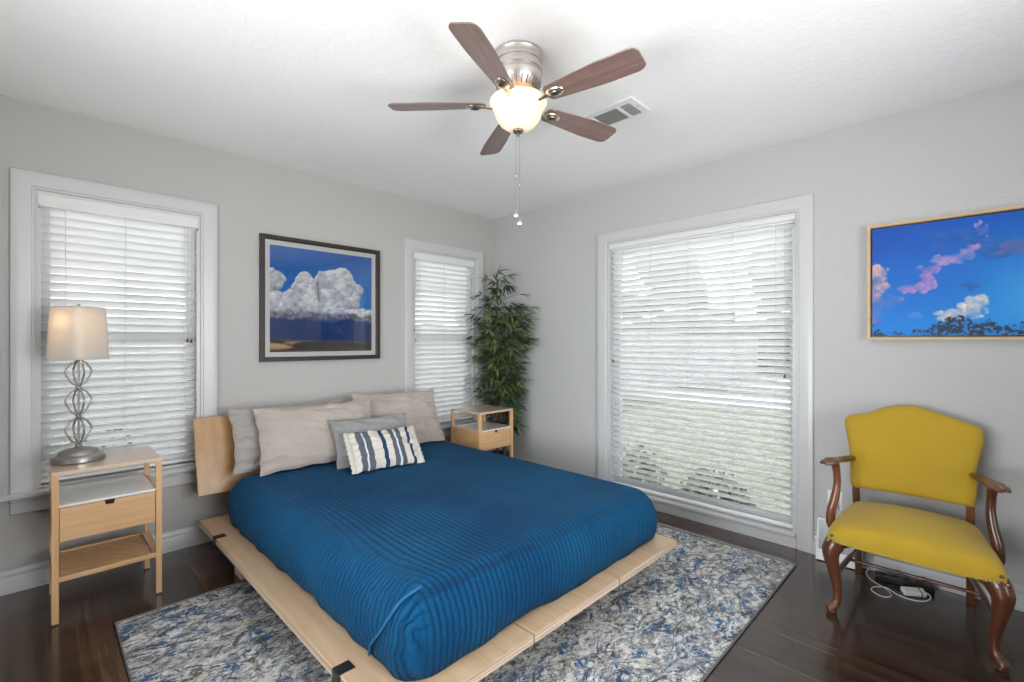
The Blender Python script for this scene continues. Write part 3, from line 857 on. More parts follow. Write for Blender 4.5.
def painting2(U, V):
    # U runs 0..1.55 over the width, V 0..1
    C = np.zeros(U.shape + (3,)); n1 = fbm(U * 3, V * 3, 5, 11); n2 = fbm(U * 8, V * 8, 5, 12); n3 = fbm(U * 24, V * 24, 4, 13)
    t = np.clip(V * .9 + .05 - .25 * (U - .5) + (n1 - .5) * .3, 0, 1)[..., None]
    C[:] = (1 - t) * np.array([.0, .52, .86]) + t * np.array([.0, .30, .68])
    glow = np.exp(-(((U - 1.05) / .32) ** 2 + ((V - .32) / .35) ** 2)); C = lay(C, glow * .5, [.45, .70, .90])
    glow2 = sstep(.9, 1.2, U) * sstep(.55, 1.0, V) ; C = lay(C, glow2 * .35, [.35, .72, .95])
    def cloud(bl, c_hi, c_lo, amt, dirv=(.3, .8), soft=.15):
        nonlocal C
        field = np.full(U.shape, -1.0); shade = np.zeros(U.shape); edge = (n2 - .5) * .26 + (n3 - .5) * .20
        rs = np.random.RandomState(int(bl[0][0] * 1000) % 9999); bl = list(bl)
        for (a, b, rx, ry) in list(bl):
            for q in range(8):
                th = rs.rand() * 2 * np.pi; d_ = .4 + .6 * rs.rand(); k_ = .25 + .3 * rs.rand(); bl.append((a + rx * d_ * np.cos(th), b + ry * d_ * np.sin(th), rx * k_, ry * k_))
        for (a, b, rx, ry) in bl:
            d = np.sqrt(((U - a) / rx) ** 2 + ((V - b) / ry) ** 2); f = 1 - d + edge * (.10 / min(rx, ry)) * 1.2
            sel = f > field; field = np.where(sel, f, field)
            shade = np.where(sel, .5 + .5 * np.clip((U - a) / rx * dirv[0] + (V - b) / ry * dirv[1], -1, 1), shade)
        s = np.clip(shade + (n3 - .5) * .9 + (n2 - .5) * .8, 0, 1)[..., None]
        C = lay(C, sstep(0, soft * 3.2, field) * amt * np.clip(.72 + (n2 - .42) * 1.6, .3, 1), (1 - s) * np.array(c_lo) + s * np.array(c_hi))
    cloud([(.56, .86, .16, .06), (.68, .80, .12, .08), (.80, .72, .16, .09), (.46, .74, .06, .06)], [.20, .42, .72], [.10, .30, .60], .85)
    cloud([(.98, .70, .16, .10), (1.12, .74, .14, .12), (1.25, .78, .15, .12), (.88, .70, .07, .05)], [.30, .40, .66], [.42, .38, .62], .95)
    cloud([(.02, .54, .08, .13), (.06, .58, .06, .08), (.0, .42, .12, .10)], [.85, .70, .66], [.55, .45, .62], 1)
    cloud([(.06, .30, .13, .08), (.14, .33, .08, .05), (.02, .22, .08, .08)], [.52, .48, .72], [.36, .42, .70], .9)
    cloud([(.24, .43, .07, .04), (.31, .43, .08, .045), (.38, .50, .055, .09), (.40, .58, .05, .06), (.34, .60, .03, .03)], [.66, .52, .76], [.45, .42, .70], .95, (1, .2))
    cloud([(.48, .65, .08, .05), (.55, .66, .09, .05), (.62, .70, .07, .06), (.66, .74, .05, .04)], [.60, .52, .80], [.80, .58, .74], .95, (.2, -.6))
    cloud([(.72, .87, .05, .05), (.69, .92, .03, .03)], [.76, .58, .80], [.40, .42, .72], .95, (-.3, .8))
    cloud([(.66, .42, .035, .03), (.62, .43, .03, .02)], [.20, .38, .66], [.15, .32, .60], .8)
    cloud([(.30, .18, .06, .03)], [.42, .56, .84], [.35, .5, .8], .6)
    cloud([(.56, .18, .12, .06), (.66, .22, .08, .09), (.72, .28, .04, .06)], [.92, .88, .80], [.52, .55, .74], .95, (.8, .2))
    # branches along the bottom and at the right
    tw = fbm(U * 60, V * 60, 3, 21)
    hgt = .03 + .11 * np.exp(-((U - .50) / .09) ** 2) + .12 * np.exp(-((U - .62) / .08) ** 2) + .08 * np.exp(-((U - .80) / .10) ** 2) + .04 * np.exp(-((U - .04) / .06) ** 2) + .30 * sstep(.88, 1.08, U)
    hgt = hgt + (n3 - .5) * .16 + (n2 - .5) * .05
    br = sstep(.0, .02, hgt - V) * (.15 + .85 * sstep(.44, .52, tw))
    C = lay(C, np.clip(br, 0, 1), [.13, .17, .25])
    return srgb(np.clip(C, 0, 1))

def mk_print(name):
    t = NT(name); a = t.n('ShaderNodeVertexColor', layer_name='Ink')
    t.set(color=a.outputs['Color'], rough=.5, spec=.3, coat=.0); return t
def picture_mesh(name, parent, P00, eu, ev, nu, nv_, fn, asp, mat):
    u = np.linspace(0, 1, nu); v = np.linspace(0, 1, nv_); U, V = np.meshgrid(u, v)
    P00, eu, ev = np.array(P00), np.array(eu), np.array(ev)
    co = P00 + U[..., None] * eu + V[..., None] * ev - np.array(wloc(parent))
    idx = np.arange(nu * nv_).reshape(nv_, nu)
    f = np.stack([idx[:-1, :-1], idx[:-1, 1:], idx[1:, 1:], idx[1:, :-1]], -1).reshape(-1, 4)
    me = bpy.data.meshes.new(name); me.from_pydata(co.reshape(-1, 3).tolist(), [], f.tolist())
    at = me.color_attributes.new('Ink', 'FLOAT_COLOR', 'POINT')
    C = fn(U * asp, V); C = np.concatenate([C, np.ones(C.shape[:2] + (1,))], -1).astype(np.float32)
    at.data.foreach_set('color', C.reshape(-1)); me.materials.append(mat)
    o = bpy.data.objects.new(name, me); COL.objects.link(o); o.parent = parent; return o

pic = thing('framed_print', (1.59, 3.61, 1.18), 'dark framed print of a towering white cloud, hanging above the bed', 'picture')
px0, px1, pz0, pz1 = 1.121, 2.060, 1.179, 2.094
def ringframe(m, put, u0, u1, z0, z1, w, d0, d1, lip=.0):
    rows = []
    for (a, b) in ((u0, z0), (u1, z0), (u1, z1), (u0, z1), (u0, z0)):
        su = 1 if a == u0 else -1; sz = 1 if b == z0 else -1
        rows.append([put(a + su * t * 1.0, d, b + sz * t) for t, d in ((0, d0), (0, d1 + lip), (.004, d1), (w - .006, d1), (w, d1 + .006), (w, d0))])
    m.grid(rows)
    m.v = m.v
    n = 6; base = len(m.v) - 5 * n
    for i in range(4): m.f.append((base + i * n, base + (i + 1) * n, base + (i + 1) * n + n - 1, base + i * n + n - 1))
m = MB(); ringframe(m, putL, px0, px1, pz0, pz1, .032, -.001, -.030); m.build('picture_frame', M['frame'], pic, smooth=30, merge=1e-5)
m = MB(); iw = .032; mw = .036
frame_box(m, putL, px0 + iw - .004, px1 - iw + .004, -.008, -.002, pz0 + iw - .004, pz1 - iw + .004); m.build('mat_board', M['mat'], pic)
pm = mk_print('cloud_print_ink'); pm.set(rough=.25, coat=.5, coatr=.02)
picture_mesh('print', pic, (px0 + iw + mw, YL - .0092, pz0 + iw + mw), (px1 - px0 - 2 * (iw + mw), 0, 0), (0, 0, pz1 - pz0 - 2 * (iw + mw)), 250, 240, painting1, 1.0, pm.m)
def mk_pglass():
    t = NT('picture_glass')
    tr = t.n('ShaderNodeBsdfTransparent'); gl = t.n('ShaderNodeBsdfGlossy', {'Roughness': .0})
    fr = t.n('ShaderNodeFresnel', {'IOR': 1.45})
    mx = t.n('ShaderNodeMixShader', {0: fr.outputs[0], 1: tr.outputs[0], 2: gl.outputs[0]})
    t.t.links.new(mx.outputs[0], t.out.inputs[0]); return t.m
m = MB(); frame_box(m, putL, px0 + iw - .003, px1 - iw + .003, -.018, -.016, pz0 + iw - .003, pz1 - iw + .003); m.build('glazing', mk_pglass(), pic)

cy1, cy0, cz0, cz1 = .452, -.640, 1.336, 1.990
can = thing('framed_canvas', (XR - .02, (cy0 + cy1) / 2, cz0), 'wide canvas of blue sky and pink clouds in a thin oak frame', 'picture')
m = MB(); ringframe(m, putR, cy0, cy1, cz0, cz1, .013, -.001, -.045); m.build('picture_frame', M['oak'], can, smooth=30, merge=1e-5)
m = MB(); frame_box(m, putR, cy0 + .012, cy1 - .012, -.012, -.002, cz0 + .012, cz1 - .012); m.build('shadow_gap', M['black'], can, label='black gap inside the frame')
g = .022
m = MB(); frame_box(m, putR, cy0 + g, cy1 - g, -.036, -.012, cz0 + g, cz1 - g); m.build('stretcher', M['black'], can)
picture_mesh('canvas', can, (XR - .0372, cy1 - g, cz0 + g), (0, cy0 - cy1 + 2 * g, 0), (0, 0, cz1 - cz0 - 2 * g), 400, 236, painting2, (cy1 - cy0) / (cz1 - cz0) , mk_print('sky_canvas_ink').m)

# ------------------------------------------------------------------ ceiling fan
FX, FY = 1.531, 1.473
fan = thing('ceiling_fan', (FX, FY, H), 'five blade ceiling fan with a glowing glass bowl, mounted flush to the ceiling', 'ceiling fan')
prof = [(.070, 0), (.106, 0), (.108, -.012), (.104, -.020), (.104, -.030), (.109, -.036), (.109, -.050), (.104, -.054), (.104, -.062), (.110, -.068), (.110, -.084), (.104, -.090), (.104, -.098), (.108, -.104), (.106, -.128), (.096, -.146), (.088, -.156), (.072, -.174), (.060, -.182), (.050, -.186)]
MB().lathe(prof, (FX, FY, H), 64).build('motor_housing', M['nickel'], fan, smooth=35)
m = MB()
for k in range(26):
    a = 2 * PI * k / 26; c, s = math.cos(a), math.sin(a)
    m.tube([(FX + .1005 * c, FY + .1005 * s, H - .140), (FX + .080 * c, FY + .080 * s, H - .168)], .0042, 6)
m.build('vent_slot', M['nickeld'], fan, smooth=60, kind='stuff')
MB().lathe([(.048, -.182), (.058, -.186), (.060, -.192), (.054, -.195), (.056, -.199), (.062, -.202), (.040, -.203)], (FX, FY, H), 48).build('light_fitter', M['brass'], fan, smooth=35, label='warm brass fitter ring')
rows = []
zr = 2.418
bp = [(.114, -.003), (.120, -.003), (.128, -.012), (.129, -.021), (.125, -.030), (.117, -.040), (.111, -.050), (.107, -.062), (.102, -.078), (.094, -.096), (.080, -.114), (.060, -.129), (.036, -.138), (.012, -.141)]
inn = [(r - .004, z + .003) for r, z in bp[::-1][1:]]
MB().lathe(bp + [(.010, -.137)] + inn + [bp[0]], (FX, FY, zr), 64).build('glass_bowl', M['bowl'], fan, smooth=80)
MB().lathe([(.002, .004), (.022, .0), (.025, -.006), (.021, -.013), (.010, -.018), (.007, -.026), (.003, -.030), (.0005, -.031)], (FX, FY, zr - .139), 24).build('bowl_finial', M['nickeld'], fan, smooth=50)
for a in (0, 2.09, 4.19):
    MB().lathe([(.003, -.018), (.010, -.015), (.014, .0), (.010, .016), (.0005, .022)], (FX + .045 * math.cos(a), FY + .045 * math.sin(a), zr - .035), 12).build('bulb', M['bulb'], fan, smooth=60)
light('fan_glow', 'POINT', (FX, FY, zr - .020), (0, 0, 0), 20.0, (1.0, .84, .68), shadow_soft_size=.03)
def chain(dx, dy, ztop, zmid, zbot, heart):
    r = MB(); r.tube([(FX + dx, FY + dy, ztop), (FX + dx, FY + dy, zbot + .03)], .0012, 5)
    c = r.build('pull_chain', M['nickeld'], fan)
    MB().lathe([(.0015, .008), (.0045, .004), (.0045, -.004), (.0015, -.008)], (FX + dx, FY + dy, zmid), 10).build('chain_link', M['nickeld'], c, smooth=50)
    MB().lathe([(.001, .034), (.004, .028), (.011, .014), (.013, .006), (.010, -.002), (.006, -.010), (.0005, -.013)], (FX + dx, FY + dy, zbot), 8).build('chain_pendant', M['crystal'], c)
chain(-.007, .007, zr - .155, 2.075, 1.888, 1)
chain(.005, -.004, zr - .155, 2.035, 1.853, 1)

def blade_outline():
    r0, r1 = .165, .585; pts = []
    w = lambda t: .043 + (.062 - .043) * min(1, t * 1.5)
    top = []
    for k in range(15):
        t = k / 14; top.append((r0 + (r1 - .045 - r0) * t, w(t)))
    cap = []
    for k in range(1, 7):
        a = PI / 2 * k / 6; cap.append((r1 - .045 + .045 * math.sin(a), (.062 - .032) + .032 * math.cos(a)))
    root = [(r0 - .012, .030), (r0 - .018, .012)]
    up = root[::-1] + top + cap
    return up + [(x, -y) for x, y in up[::-1]]
BO = blade_outline()
for k in range(5):
    ang = math.radians(-83.5 + 72 * k)
    Mx = Matrix.Translation((FX, FY, 2.390)) @ Matrix.Rotation(ang, 4, 'Z') @ Matrix.Rotation(math.radians(-13), 4, 'X')
    if k == 0:
        pass
    br = bpy.data.objects.new('fan_blade', None)
    m = MB(); m.prism(BO, 'z', 0, .006)
    me_o = m.build('fan_blade', M['blade'], None, bevel=.0015, segs=1)
    me_o.parent = fan; me_o.matrix_local = Matrix.Translation((0, 0, 2.390 - H)) @ Matrix.Rotation(ang, 4, 'Z') @ Matrix.Rotation(math.radians(-13), 4, 'X')
    bpy.data.objects.remove(br)
    m = MB()
    m.tube(smoothpath([(.060, 0, .004), (.095, 0, -.012), (.130, 0, -.010), (.165, 0, -.004)], 5), lerpr([.011, .008, .008, .012], 5), 10, flat=.5, up=(0, 0, 1))
    m.lathe([(.0005, -.012), (.018, -.011), (.028, -.007), (.030, -.002), (.024, 0)], (.195, 0, 0), 28, flat=(1.45, .95))
    ir = m.build('blade_iron', M['iron'], None, smooth=50); ir.parent = me_o
    m = MB(); m.lathe([(.0005, -.0165), (.009, -.016), (.015, -.013), (.017, -.010)], (.195, 0, 0), 24, flat=(1.5, .95))
    sc2 = m.build('medallion', M['nickeld'], None, smooth=50); sc2.parent = me_o

# ------------------------------------------------------------------ ceiling register
vent = thing('ceiling_vent', (2.305, 1.45, H), 'white ceiling air register with a large and a small grille, beside the fan', 'vent')
vx0, vx1, vy0, vy1 = 2.206, 2.412, 1.297, 1.610
m = MB(); t0 = H - .010
def fr(m, a0, a1, b0, b1):
    m.box(a0, a1, b0, b1, t0, H - .0005)
fr(m, vx0, vx0 + .045, vy0, vy1); fr(m, vx1 - .012, vx1, vy0, vy1)
ya, yb, yc, yd = vy0 + .042, vy0 + .104, vy0 + .124, vy1 - .035
for a, b in ((vy0, ya), (yb, yc), (yd, vy1)): fr(m, vx0 + .045, vx1 - .012, a, b)
m.build('vent_frame', M['white'], vent, bevel=.002)
m = MB(); m.box(vx0 + .045, vx1 - .012, ya, yd, H - .003, H - .0008); m.build('vent_backing', M['ventdark'], vent)
m = MB(); n = 11
for k in range(n):
    y = yc + (yd - yc) * (k + .5) / n
    m.add([(vx0 + .045, y - .009, t0 + .001), (vx1 - .012, y - .009, t0 + .001), (vx1 - .012, y + .009, H - .004), (vx0 + .045, y + .009, H - .004),
           (vx0 + .045, y - .0075, t0 + .001), (vx1 - .012, y - .0075, t0 + .001), (vx1 - .012, y + .0105, H - .004), (vx0 + .045, y + .0105, H - .004)],
          [(0, 1, 2, 3), (7, 6, 5, 4), (0, 4, 5, 1), (1, 5, 6, 2), (2, 6, 7, 3), (3, 7, 4, 0)])
m.build('louver_slats', M['ventgrey'], vent)
m = MB()
for k in range(1, 5): y = ya + (yb - ya) * k / 5; m.box(vx0 + .045, vx1 - .012, y - .0016, y + .0016, t0 + .002, H - .003)
for k in range(1, 8): x = vx0 + .045 + (vx1 - vx0 - .057) * k / 8; m.box(x - .0014, x + .0014, ya, yb, t0 + .002, H - .003)
m.build('grid_grille', M['ventgrey'], vent)
for (x, y) in ((vx0 + .1, vy0 + .02), (vx0 + .1, vy1 - .016)):
    MB().lathe([(.0005, -.003), (.004, -.002), (.005, 0)], (x, y, t0), 12).build('screw', M['nickeld'], vent)

# ------------------------------------------------------------------ bamboo plant
PX, PY = 3.225, 3.335
plant = thing('potted_bamboo', (PX, PY, 0), 'tall artificial bamboo plant in the corner behind the far bedside table', 'plant')
MB().lathe([(.085, 0), (.095, .01), (.112, .20), (.118, .21), (.118, .225), (.106, .225), (.100, .19), (.0005, .19)], (PX, PY, 0), 36).build('pot', M['pot'], plant, smooth=40)
MB().lathe([(.101, .188), (.09, .205), (.05, .215), (.0005, .218)], (PX, PY, 0), 24).build('moss', M['moss'], plant, smooth=60)
rn = random.Random(11)
stems = []
for (dx, dy, tx, ty, hh) in ((-.03, .01, -.05, -.01, 1.99), (.03, .0, .06, -.02, 1.70), (0, -.03, -.05, -.10, 1.62), (-.01, .03, .02, .08, 1.55), (.02, -.02, .05, -.14, 1.35)):
    pts = [(PX + dx + (tx) * t ** 1.5 + .012 * math.sin(5 * t + dx * 90), PY + dy + ty * t ** 1.5 + .012 * math.sin(4 * t + dy * 70), .2 + (hh - .2) * t) for t in [i / 8 for i in range(9)]]
    sp = smoothpath(pts, 3); stems.append(sp)
    MB().tube(sp, [.009 - .007 * i / (len(sp) - 1) for i in range(len(sp))], 8).build('cane', M['cane'], plant, smooth=60)
dark = MB(); pale = MB()
def leaf(mb, p, d, Ln, wd, droop):
    d = d.normalized(); side = d.cross(Vector((0, 0, 1)))
    if side.length < .1: side = Vector((1, 0, 0))
    side.normalize(); side = (side + Vector((0, 0, rn.uniform(-.5, .5)))).normalized()
    vs = []; ok = True
    q = Vector(p); dd = d.copy(); prof = (.15, .8, 1, .8, .4, .02)
    for i, w in enumerate(prof):
        vs.append(q - side * wd * w / 2); vs.append(q + side * wd * w / 2)
        q = q + dd * Ln / 5; dd = (dd + Vector((0, 0, -droop))).normalized()
    for v in vs:
        if v.x > XR - .012 or v.y > YL - .045: return
        if 2.62 < v.x < 3.10 and 2.97 < v.y < 3.44 and v.z < .765: return
    mb.add(vs, [(2 * i, 2 * i + 1, 2 * i + 3, 2 * i + 2) for i in range(5)])
twigs = MB()
def spray(p, out, n, mb, sc=1.0):
    for k in range(n):
        a = rn.uniform(-.9, .9); d = Vector((out.x * math.cos(a) - out.y * math.sin(a), out.x * math.sin(a) + out.y * math.cos(a), rn.uniform(-.65, .45)))
        leaf(mb, p, d, rn.uniform(.09, .155) * sc, rn.uniform(.017, .026) * sc, rn.uniform(.04, .20))
def radius_at(z):   # how far the foliage reaches at a height
    pts = [(.25, .14), (.6, .22), (.80, .24), (1.0, .25), (1.3, .33), (1.5, .33), (1.68, .24), (1.85, .15), (2.0, .05)]
    for (a, b), (c, d) in zip(pts, pts[1:]):
        if a <= z <= c: return b + (d - b) * (z - a) / (c - a)
    return .05
for i in range(520):
    sp = rn.choice(stems); t = rn.uniform(.12, 1) ** .8; p = sp[int(t * (len(sp) - 1))]
    a = rn.uniform(0, 2 * PI); out = Vector((math.cos(a), math.sin(a), 0)); R_ = radius_at(p.z) * rn.uniform(.25, .9)
    tip = Vector((PX, PY, p.z)) * .5 + p * .5 + out * R_ + Vector((0, 0, rn.uniform(0, .10)))
    if tip.x > XR - .07: tip.x = XR - .07 - rn.uniform(0, .05)
    if tip.y > YL - .09: tip.y = YL - .09 - rn.uniform(0, .05)
    if tip.z > 1.98: tip.z = 1.98
    if 2.60 < tip.x < 3.12 and 2.95 < tip.y < 3.45 and tip.z < .80: continue
    twigs.tube([p, (p + tip) / 2 + Vector((0, 0, .02)), tip], [.002, .0015, .001], 4)
    is_pale = rn.random() < (.34 if 1.0 < p.z < 1.6 else .12)
    spray(tip, out, rn.randint(5, 8), pale if is_pale else dark)
for sp in stems: spray(sp[-1] + Vector((0, 0, .01)), Vector((.3, -.5, 0)).normalized(), 7, dark); 
top = stems[0][-1]
for k in range(14):
    a = k * 2.4; leaf(dark, top + Vector((0, 0, -.02 * k)), Vector((math.cos(a) * .6, math.sin(a) * .6, .9 - .05 * k)), .11, .017, .05)
twigs.build('twigs', M['cane'], plant)
dark.build('foliage', M['leaf'], plant, smooth=60, fix=False)
pale.build('new_foliage', M['leafl'], plant, smooth=60, fix=False, label='paler green leaves')

# ------------------------------------------------------------------ yellow armchair
CX_, CY_ = 3.0, .235
ch = thing('armchair', (CX_, CY_, 0), 'mustard yellow upholstered armchair with carved dark wood arms and curved legs', 'armchair')
# seat
def seat_fp(u, v):
    """u -1..1 across (left = +y), v 0 front .. 1 back, squared to a soft-cornered trapezoid"""
    yl = .536 + (.502 - .536) * v; yr = -.100 + (-.004 + .096) * v
    e = .0
    y = (yl + yr) / 2 + u * (yl - yr) / 2
    x = 2.716 + (3.235 - 2.716) * v - .012 * (1 - u * u) * (1 - v)
    return x, y
m = MB(); P = []; NU, NV = 36, 30
def prof_h(e): return min(1, max(0, e)) ** .42
for j in range(NV + 1):
    row = []
    for i in range(NU + 1):
        u = i / NU * 2 - 1; v = j / NV
        # remap so samples crowd the edge
        uu = math.sin(u * PI / 2); vv = .5 - .5 * math.cos(v * PI)
        # round the corners in plan
        q = 2 * vv - 1
        a = uu * math.sqrt(1 - .10 * q ** 8); b = q * math.sqrt(1 - .06 * uu ** 8)
        x, y = seat_fp(a, (b + 1) / 2)
        e = (1 - abs(uu) ** 5) * (1 - abs(q) ** 5)
        z = .368 + .058 * prof_h(e * 2.6) + .056 * (1 - uu ** 2) * (1 - q ** 2) ** .7 + .016 * vv
        row.append((x, y, z))
    P.append(row)
m.grid(P)
top_n = len(m.v)
m.grid([[(p[0], p[1], .352 if True else 0) for p in row] for row in P])
W_ = NU + 1; idx = [i for i in range(W_)] + [j * W_ + NU for j in range(1, NV + 1)] + [NV * W_ + i for i in range(NU - 1, -1, -1)] + [j * W_ for j in range(NV - 1, 0, -1)]
for a, b in zip(idx, idx[1:] + idx[:1]): m.f.append((a, b, top_n + b, top_n + a))
m.build('seat', M['yellow'], ch, smooth=70)
MB().box(2.80, 3.20, .00, .46, .330, .3515).build('seat_frame', M['chairwood'], ch, bevel=.003)
# tacks holding the cloth at the front corners
MT = Matrix.Rotation(PI / 2, 4, 'Y')
for (y0, y1) in ((.425, .518), (-.086, .015)):
    for k in range(5):
        y = y0 + (y1 - y0) * k / 4
        MB().lathe([(.0005, -.004), (.0045, -.003), (.006, 0)], (0, 0, 0), 8, M=Matrix.Translation((2.7125, y, .358)) @ MT).build('tack', M['nickeld'], ch, smooth=60)
for yy in (.503, -.070):
    MB().lathe([(.0005, -.005), (.006, -.003), (.008, 0)], (0, 0, 0), 10, M=Matrix.Translation((2.7125, yy, .386)) @ MT).build('tack', M['brownplastic'], ch, smooth=60)

# upholstered back
out = [(0.541, 0.855), (0.534, 0.891), (0.503, 0.908), (0.426, 0.929), (0.377, 0.958), (0.309, 0.978), (0.255, 0.982), (0.214, 0.977), (0.165, 0.962), (0.084, 0.935), (0.008, 0.909), (-0.018, 0.888), (-0.025, 0.853), (-0.015, 0.785), (0.000, 0.706), (-0.002, 0.631), (0.005, 0.54), (0.023, 0.524), (0.11, 0.525), (0.232, 0.526), (0.362, 0.524), (0.45, 0.520), (0.492, 0.521), (0.504, 0.554), (0.508, 0.639), (0.512, 0.700), (0.525, 0.769)]
ol = [Vector((0, a, b)) for a, b in out]
dense = []
nO = len(ol)
for i in range(nO):
    a, b, c, d = ol[i - 1], ol[i], ol[(i + 1) % nO], ol[(i + 2) % nO]
    for k in range(4):
        t = k / 4; dense.append(0.5 * ((2 * b) + (c - a) * t + (2 * a - 5 * b + 4 * c - d) * t * t + (3 * b - a - 3 * c + d) * t ** 3))
cen = Vector((0, .256, .745))
bx = lambda z: 3.17 + (z - .5) * .22
rows = []
for (s_, f_) in ((.985, .052), (1.0, .040), (1.0, .014), (.985, .003), (.955, -.007), (.90, -.013), (.82, -.017), (.7, -.0195), (.5, -.0215), (.25, -.0225), (.03, -.023)):
    rows.append([(bx(cen.z + (p.z - cen.z) * s_) + f_, cen.y + (p.y - cen.y) * s_, cen.z + (p.z - cen.z) * s_) for p in dense])
m = MB(); m.grid(rows, closed_u=True); nD = len(dense)
m.f.append(tuple(range(nD))); m.f.append(tuple((len(rows) - 1) * nD + i for i in range(nD))[::-1])
m.build('backrest', M['yellow'], ch, smooth=60)

def strut(name, pts, rad, seg=12, flat=1.0, up=None, mat='chairwood', parent=None, k=6):
    m = MB(); m.tube(smoothpath(pts, k), lerpr(rad, k), seg, flat=flat, up=up)
    return m.build(name, M[mat], parent or ch, smooth=60)
# back legs rise into the back posts
for (y, yt) in ((.482, .480), (.024, .030)):
    m = MB()
    P = []
    for z, x in ((0, 3.315), (.15, 3.290), (.34, 3.255), (.42, 3.245), (.50, 3.225), (.60, 3.245), (.80, 3.29)):
        P.append([(x - .016, y - .016, z), (x + .016, y - .016, z), (x + .016, y + .016, z), (x - .016, y + .016, z)])
    m.grid(P, closed_u=True); m.f += [(3, 2, 1, 0), (24, 25, 26, 27)]
    m.build('back_leg', M['chairwood'], ch, bevel=.003)
# cabriole front legs
for (y, s) in ((.497, 1), (-.060, -1)):
    dx, dy = -.70, .72 * s
    def P3(o, z, xx=2.752): return (xx + dx * o, y + dy * o, z)
    pts = [P3(-.010, .356), P3(.004, .330), P3(.018, .300), P3(.016, .262), P3(.004, .205), P3(-.008, .150), P3(-.013, .100), P3(-.010, .060), P3(.002, .036), P3(.018, .024), P3(.022, .014)]
    leg = strut('front_leg', pts, [.042, .043, .038, .032, .026, .021, .0175, .0165, .019, .022, .020], 16, k=4)
    m = MB(); m.lathe([(.014, 0), (.020, .004), (.022, .012), (.017, .022)], (P3(.014, 0)[0], P3(.014, 0)[1], 0), 20); m.build('pad_foot', M['chairwood'], leg, smooth=50)
    # the knee's wing blending into the seat rail
    strut('knee_bracket', [(2.760, y - s * .015, .335), (2.757, y - s * .055, .346), (2.757, y - s * .092, .352)], [.026, .014, .006], 10, k=5, parent=leg)
# arms
for (s, yb, yf) in ((1, .500, .542), (-1, .008, -.062)):
    arm = strut('armrest', [(3.225, yb - s * .004, .672), (3.14, yb + s * .004, .682), (3.04, (yb + yf) / 2 + s * .006, .690), (2.97, yf - s * .010, .698), (2.91, yf - s * .004, .704), (2.878, yf + s * .008, .706), (2.866, yf + s * .022, .700)],
                [.019, .020, .020, .022, .027, .025, .015], 14, flat=.80, up=(0, 0, 1), mat='chairwoodh', k=5)
    m = MB()
    m.tube(smoothpath([(2.925, yf - s * .022, .704), (2.892, yf - s * .024, .706), (2.862, yf - s * .010, .704), (2.842, yf + s * .010, .698)], 5), lerpr([.015, .016, .015, .009], 5), 10, flat=.9, up=(0, 0, 1))
    m.tube(smoothpath([(2.91, yf + s * .016, .702), (2.882, yf + s * .026, .702), (2.864, yf + s * .034, .697)], 5), lerpr([.013, .013, .008], 5), 10, flat=.9, up=(0, 0, 1))
    m.build('carved_knuckle', M['chairwoodh'], arm, smooth=60)
    strut('arm_support', [(2.935, yf - s * .014, .690), (2.950, yf - s * .018, .640), (2.950, yf - s * .020, .580), (2.938, yf - s * .012, .510), (2.925, yf + s * .002, .440), (2.925, yf + s * .004, .385), (2.93, yf - s * .004, .350)],
          [.019, .017, .017, .020, .021, .022, .018], 12, k=5)
# stretchers
for (yf, yb) in ((.492, .482), (-.052, .024)):
    strut('side_stretcher', [(2.775, yf, .190), (2.90, yf + (yb - yf) * .25, .180), (3.05, (yf + yb) / 2, .170), (3.285, yb, .150)], [.012, .013, .013, .010], 10)
ys, ye = .486, -.018; xs = 3.03; npt = 21
pts = []; rad = []
for k in range(npt * 2 + 1):
    t = k / (npt * 2); pts.append((xs, ys + (ye - ys) * t, .172))
    q = abs((t * 5) % 1 - .5); rad.append(.0085 if q < .46 else .0125)
m = MB(); m.tube(pts, rad, 10); m.build('turned_stretcher', M['chairwood'], ch, smooth=60)

# ------------------------------------------------------------------ things on and at the right wall
ou = thing('wall_outlet', (XR, .618, .36), 'white wall outlet with a plug in it, low behind the yellow armchair', 'outlet')
m = MB(); frame_box(m, putR, .578, .656, -.006, -.0003, .300, .415); m.build('cover_plate', M['white'], ou, bevel=.003)
for z in (.328, .388):
    m = MB(); frame_box(m, putR, .600, .634, -.008, -.005, z - .014, z + .014); m.build('receptacle', M['trim'], ou, bevel=.002)
pl = tag(MB().box(XR - .040, XR - .0085, .596, .640, .306, .346).build('charger_plug', M['white'], None, bevel=.006), 'small white charger plug pushed into the wall outlet', 'plug')

pf = thing('leaning_panel', (3.34, .60, 0), 'grey screen with a white border, leaning on the wall beside the wide window', 'panel')  # a white-framed grey panel, its use left open
def panel_pt(u, s_, t): # u along y, s up the slope, t thickness toward the wall
    bx_, bz_ = 3.335, .001; dxs, dzs = .19, .98
    return (bx_ + dxs * s_ + dzs * t, u, bz_ + dzs * s_ - dxs * t + .19 * .02)
m = MB()
def pbox(m, u0, u1, s0, s1, t0_, t1_):
    vs = [panel_pt(u, s_, t) for s_ in (s0, s1) for t in (t0_, t1_) for u in (u0, u1)]
    m.add(vs, [(0, 2, 3, 1), (4, 5, 7, 6), (0, 1, 5, 4), (2, 6, 7, 3), (0, 4, 6, 2), (1, 3, 7, 5)])
ua, ub = .700, .470
pbox(m, ub, ua, 0, .065, 0, .02); pbox(m, ub, ua, .235, .245, 0, .02); pbox(m, ua - .012, ua, .065, .235, 0, .02); pbox(m, ub, ub + .012, .065, .235, 0, .02)
m.build('panel_frame', M['white'], pf, bevel=.002)
m = MB(); pbox(m, ub + .012, ua - .012, .065, .235, .005, .015); m.build('grey_panel', M['greyglass'], pf)
m = MB(); pbox(m, .625, .640, .035, .05, -.002, .001); m.build('latch', M['black'], pf)

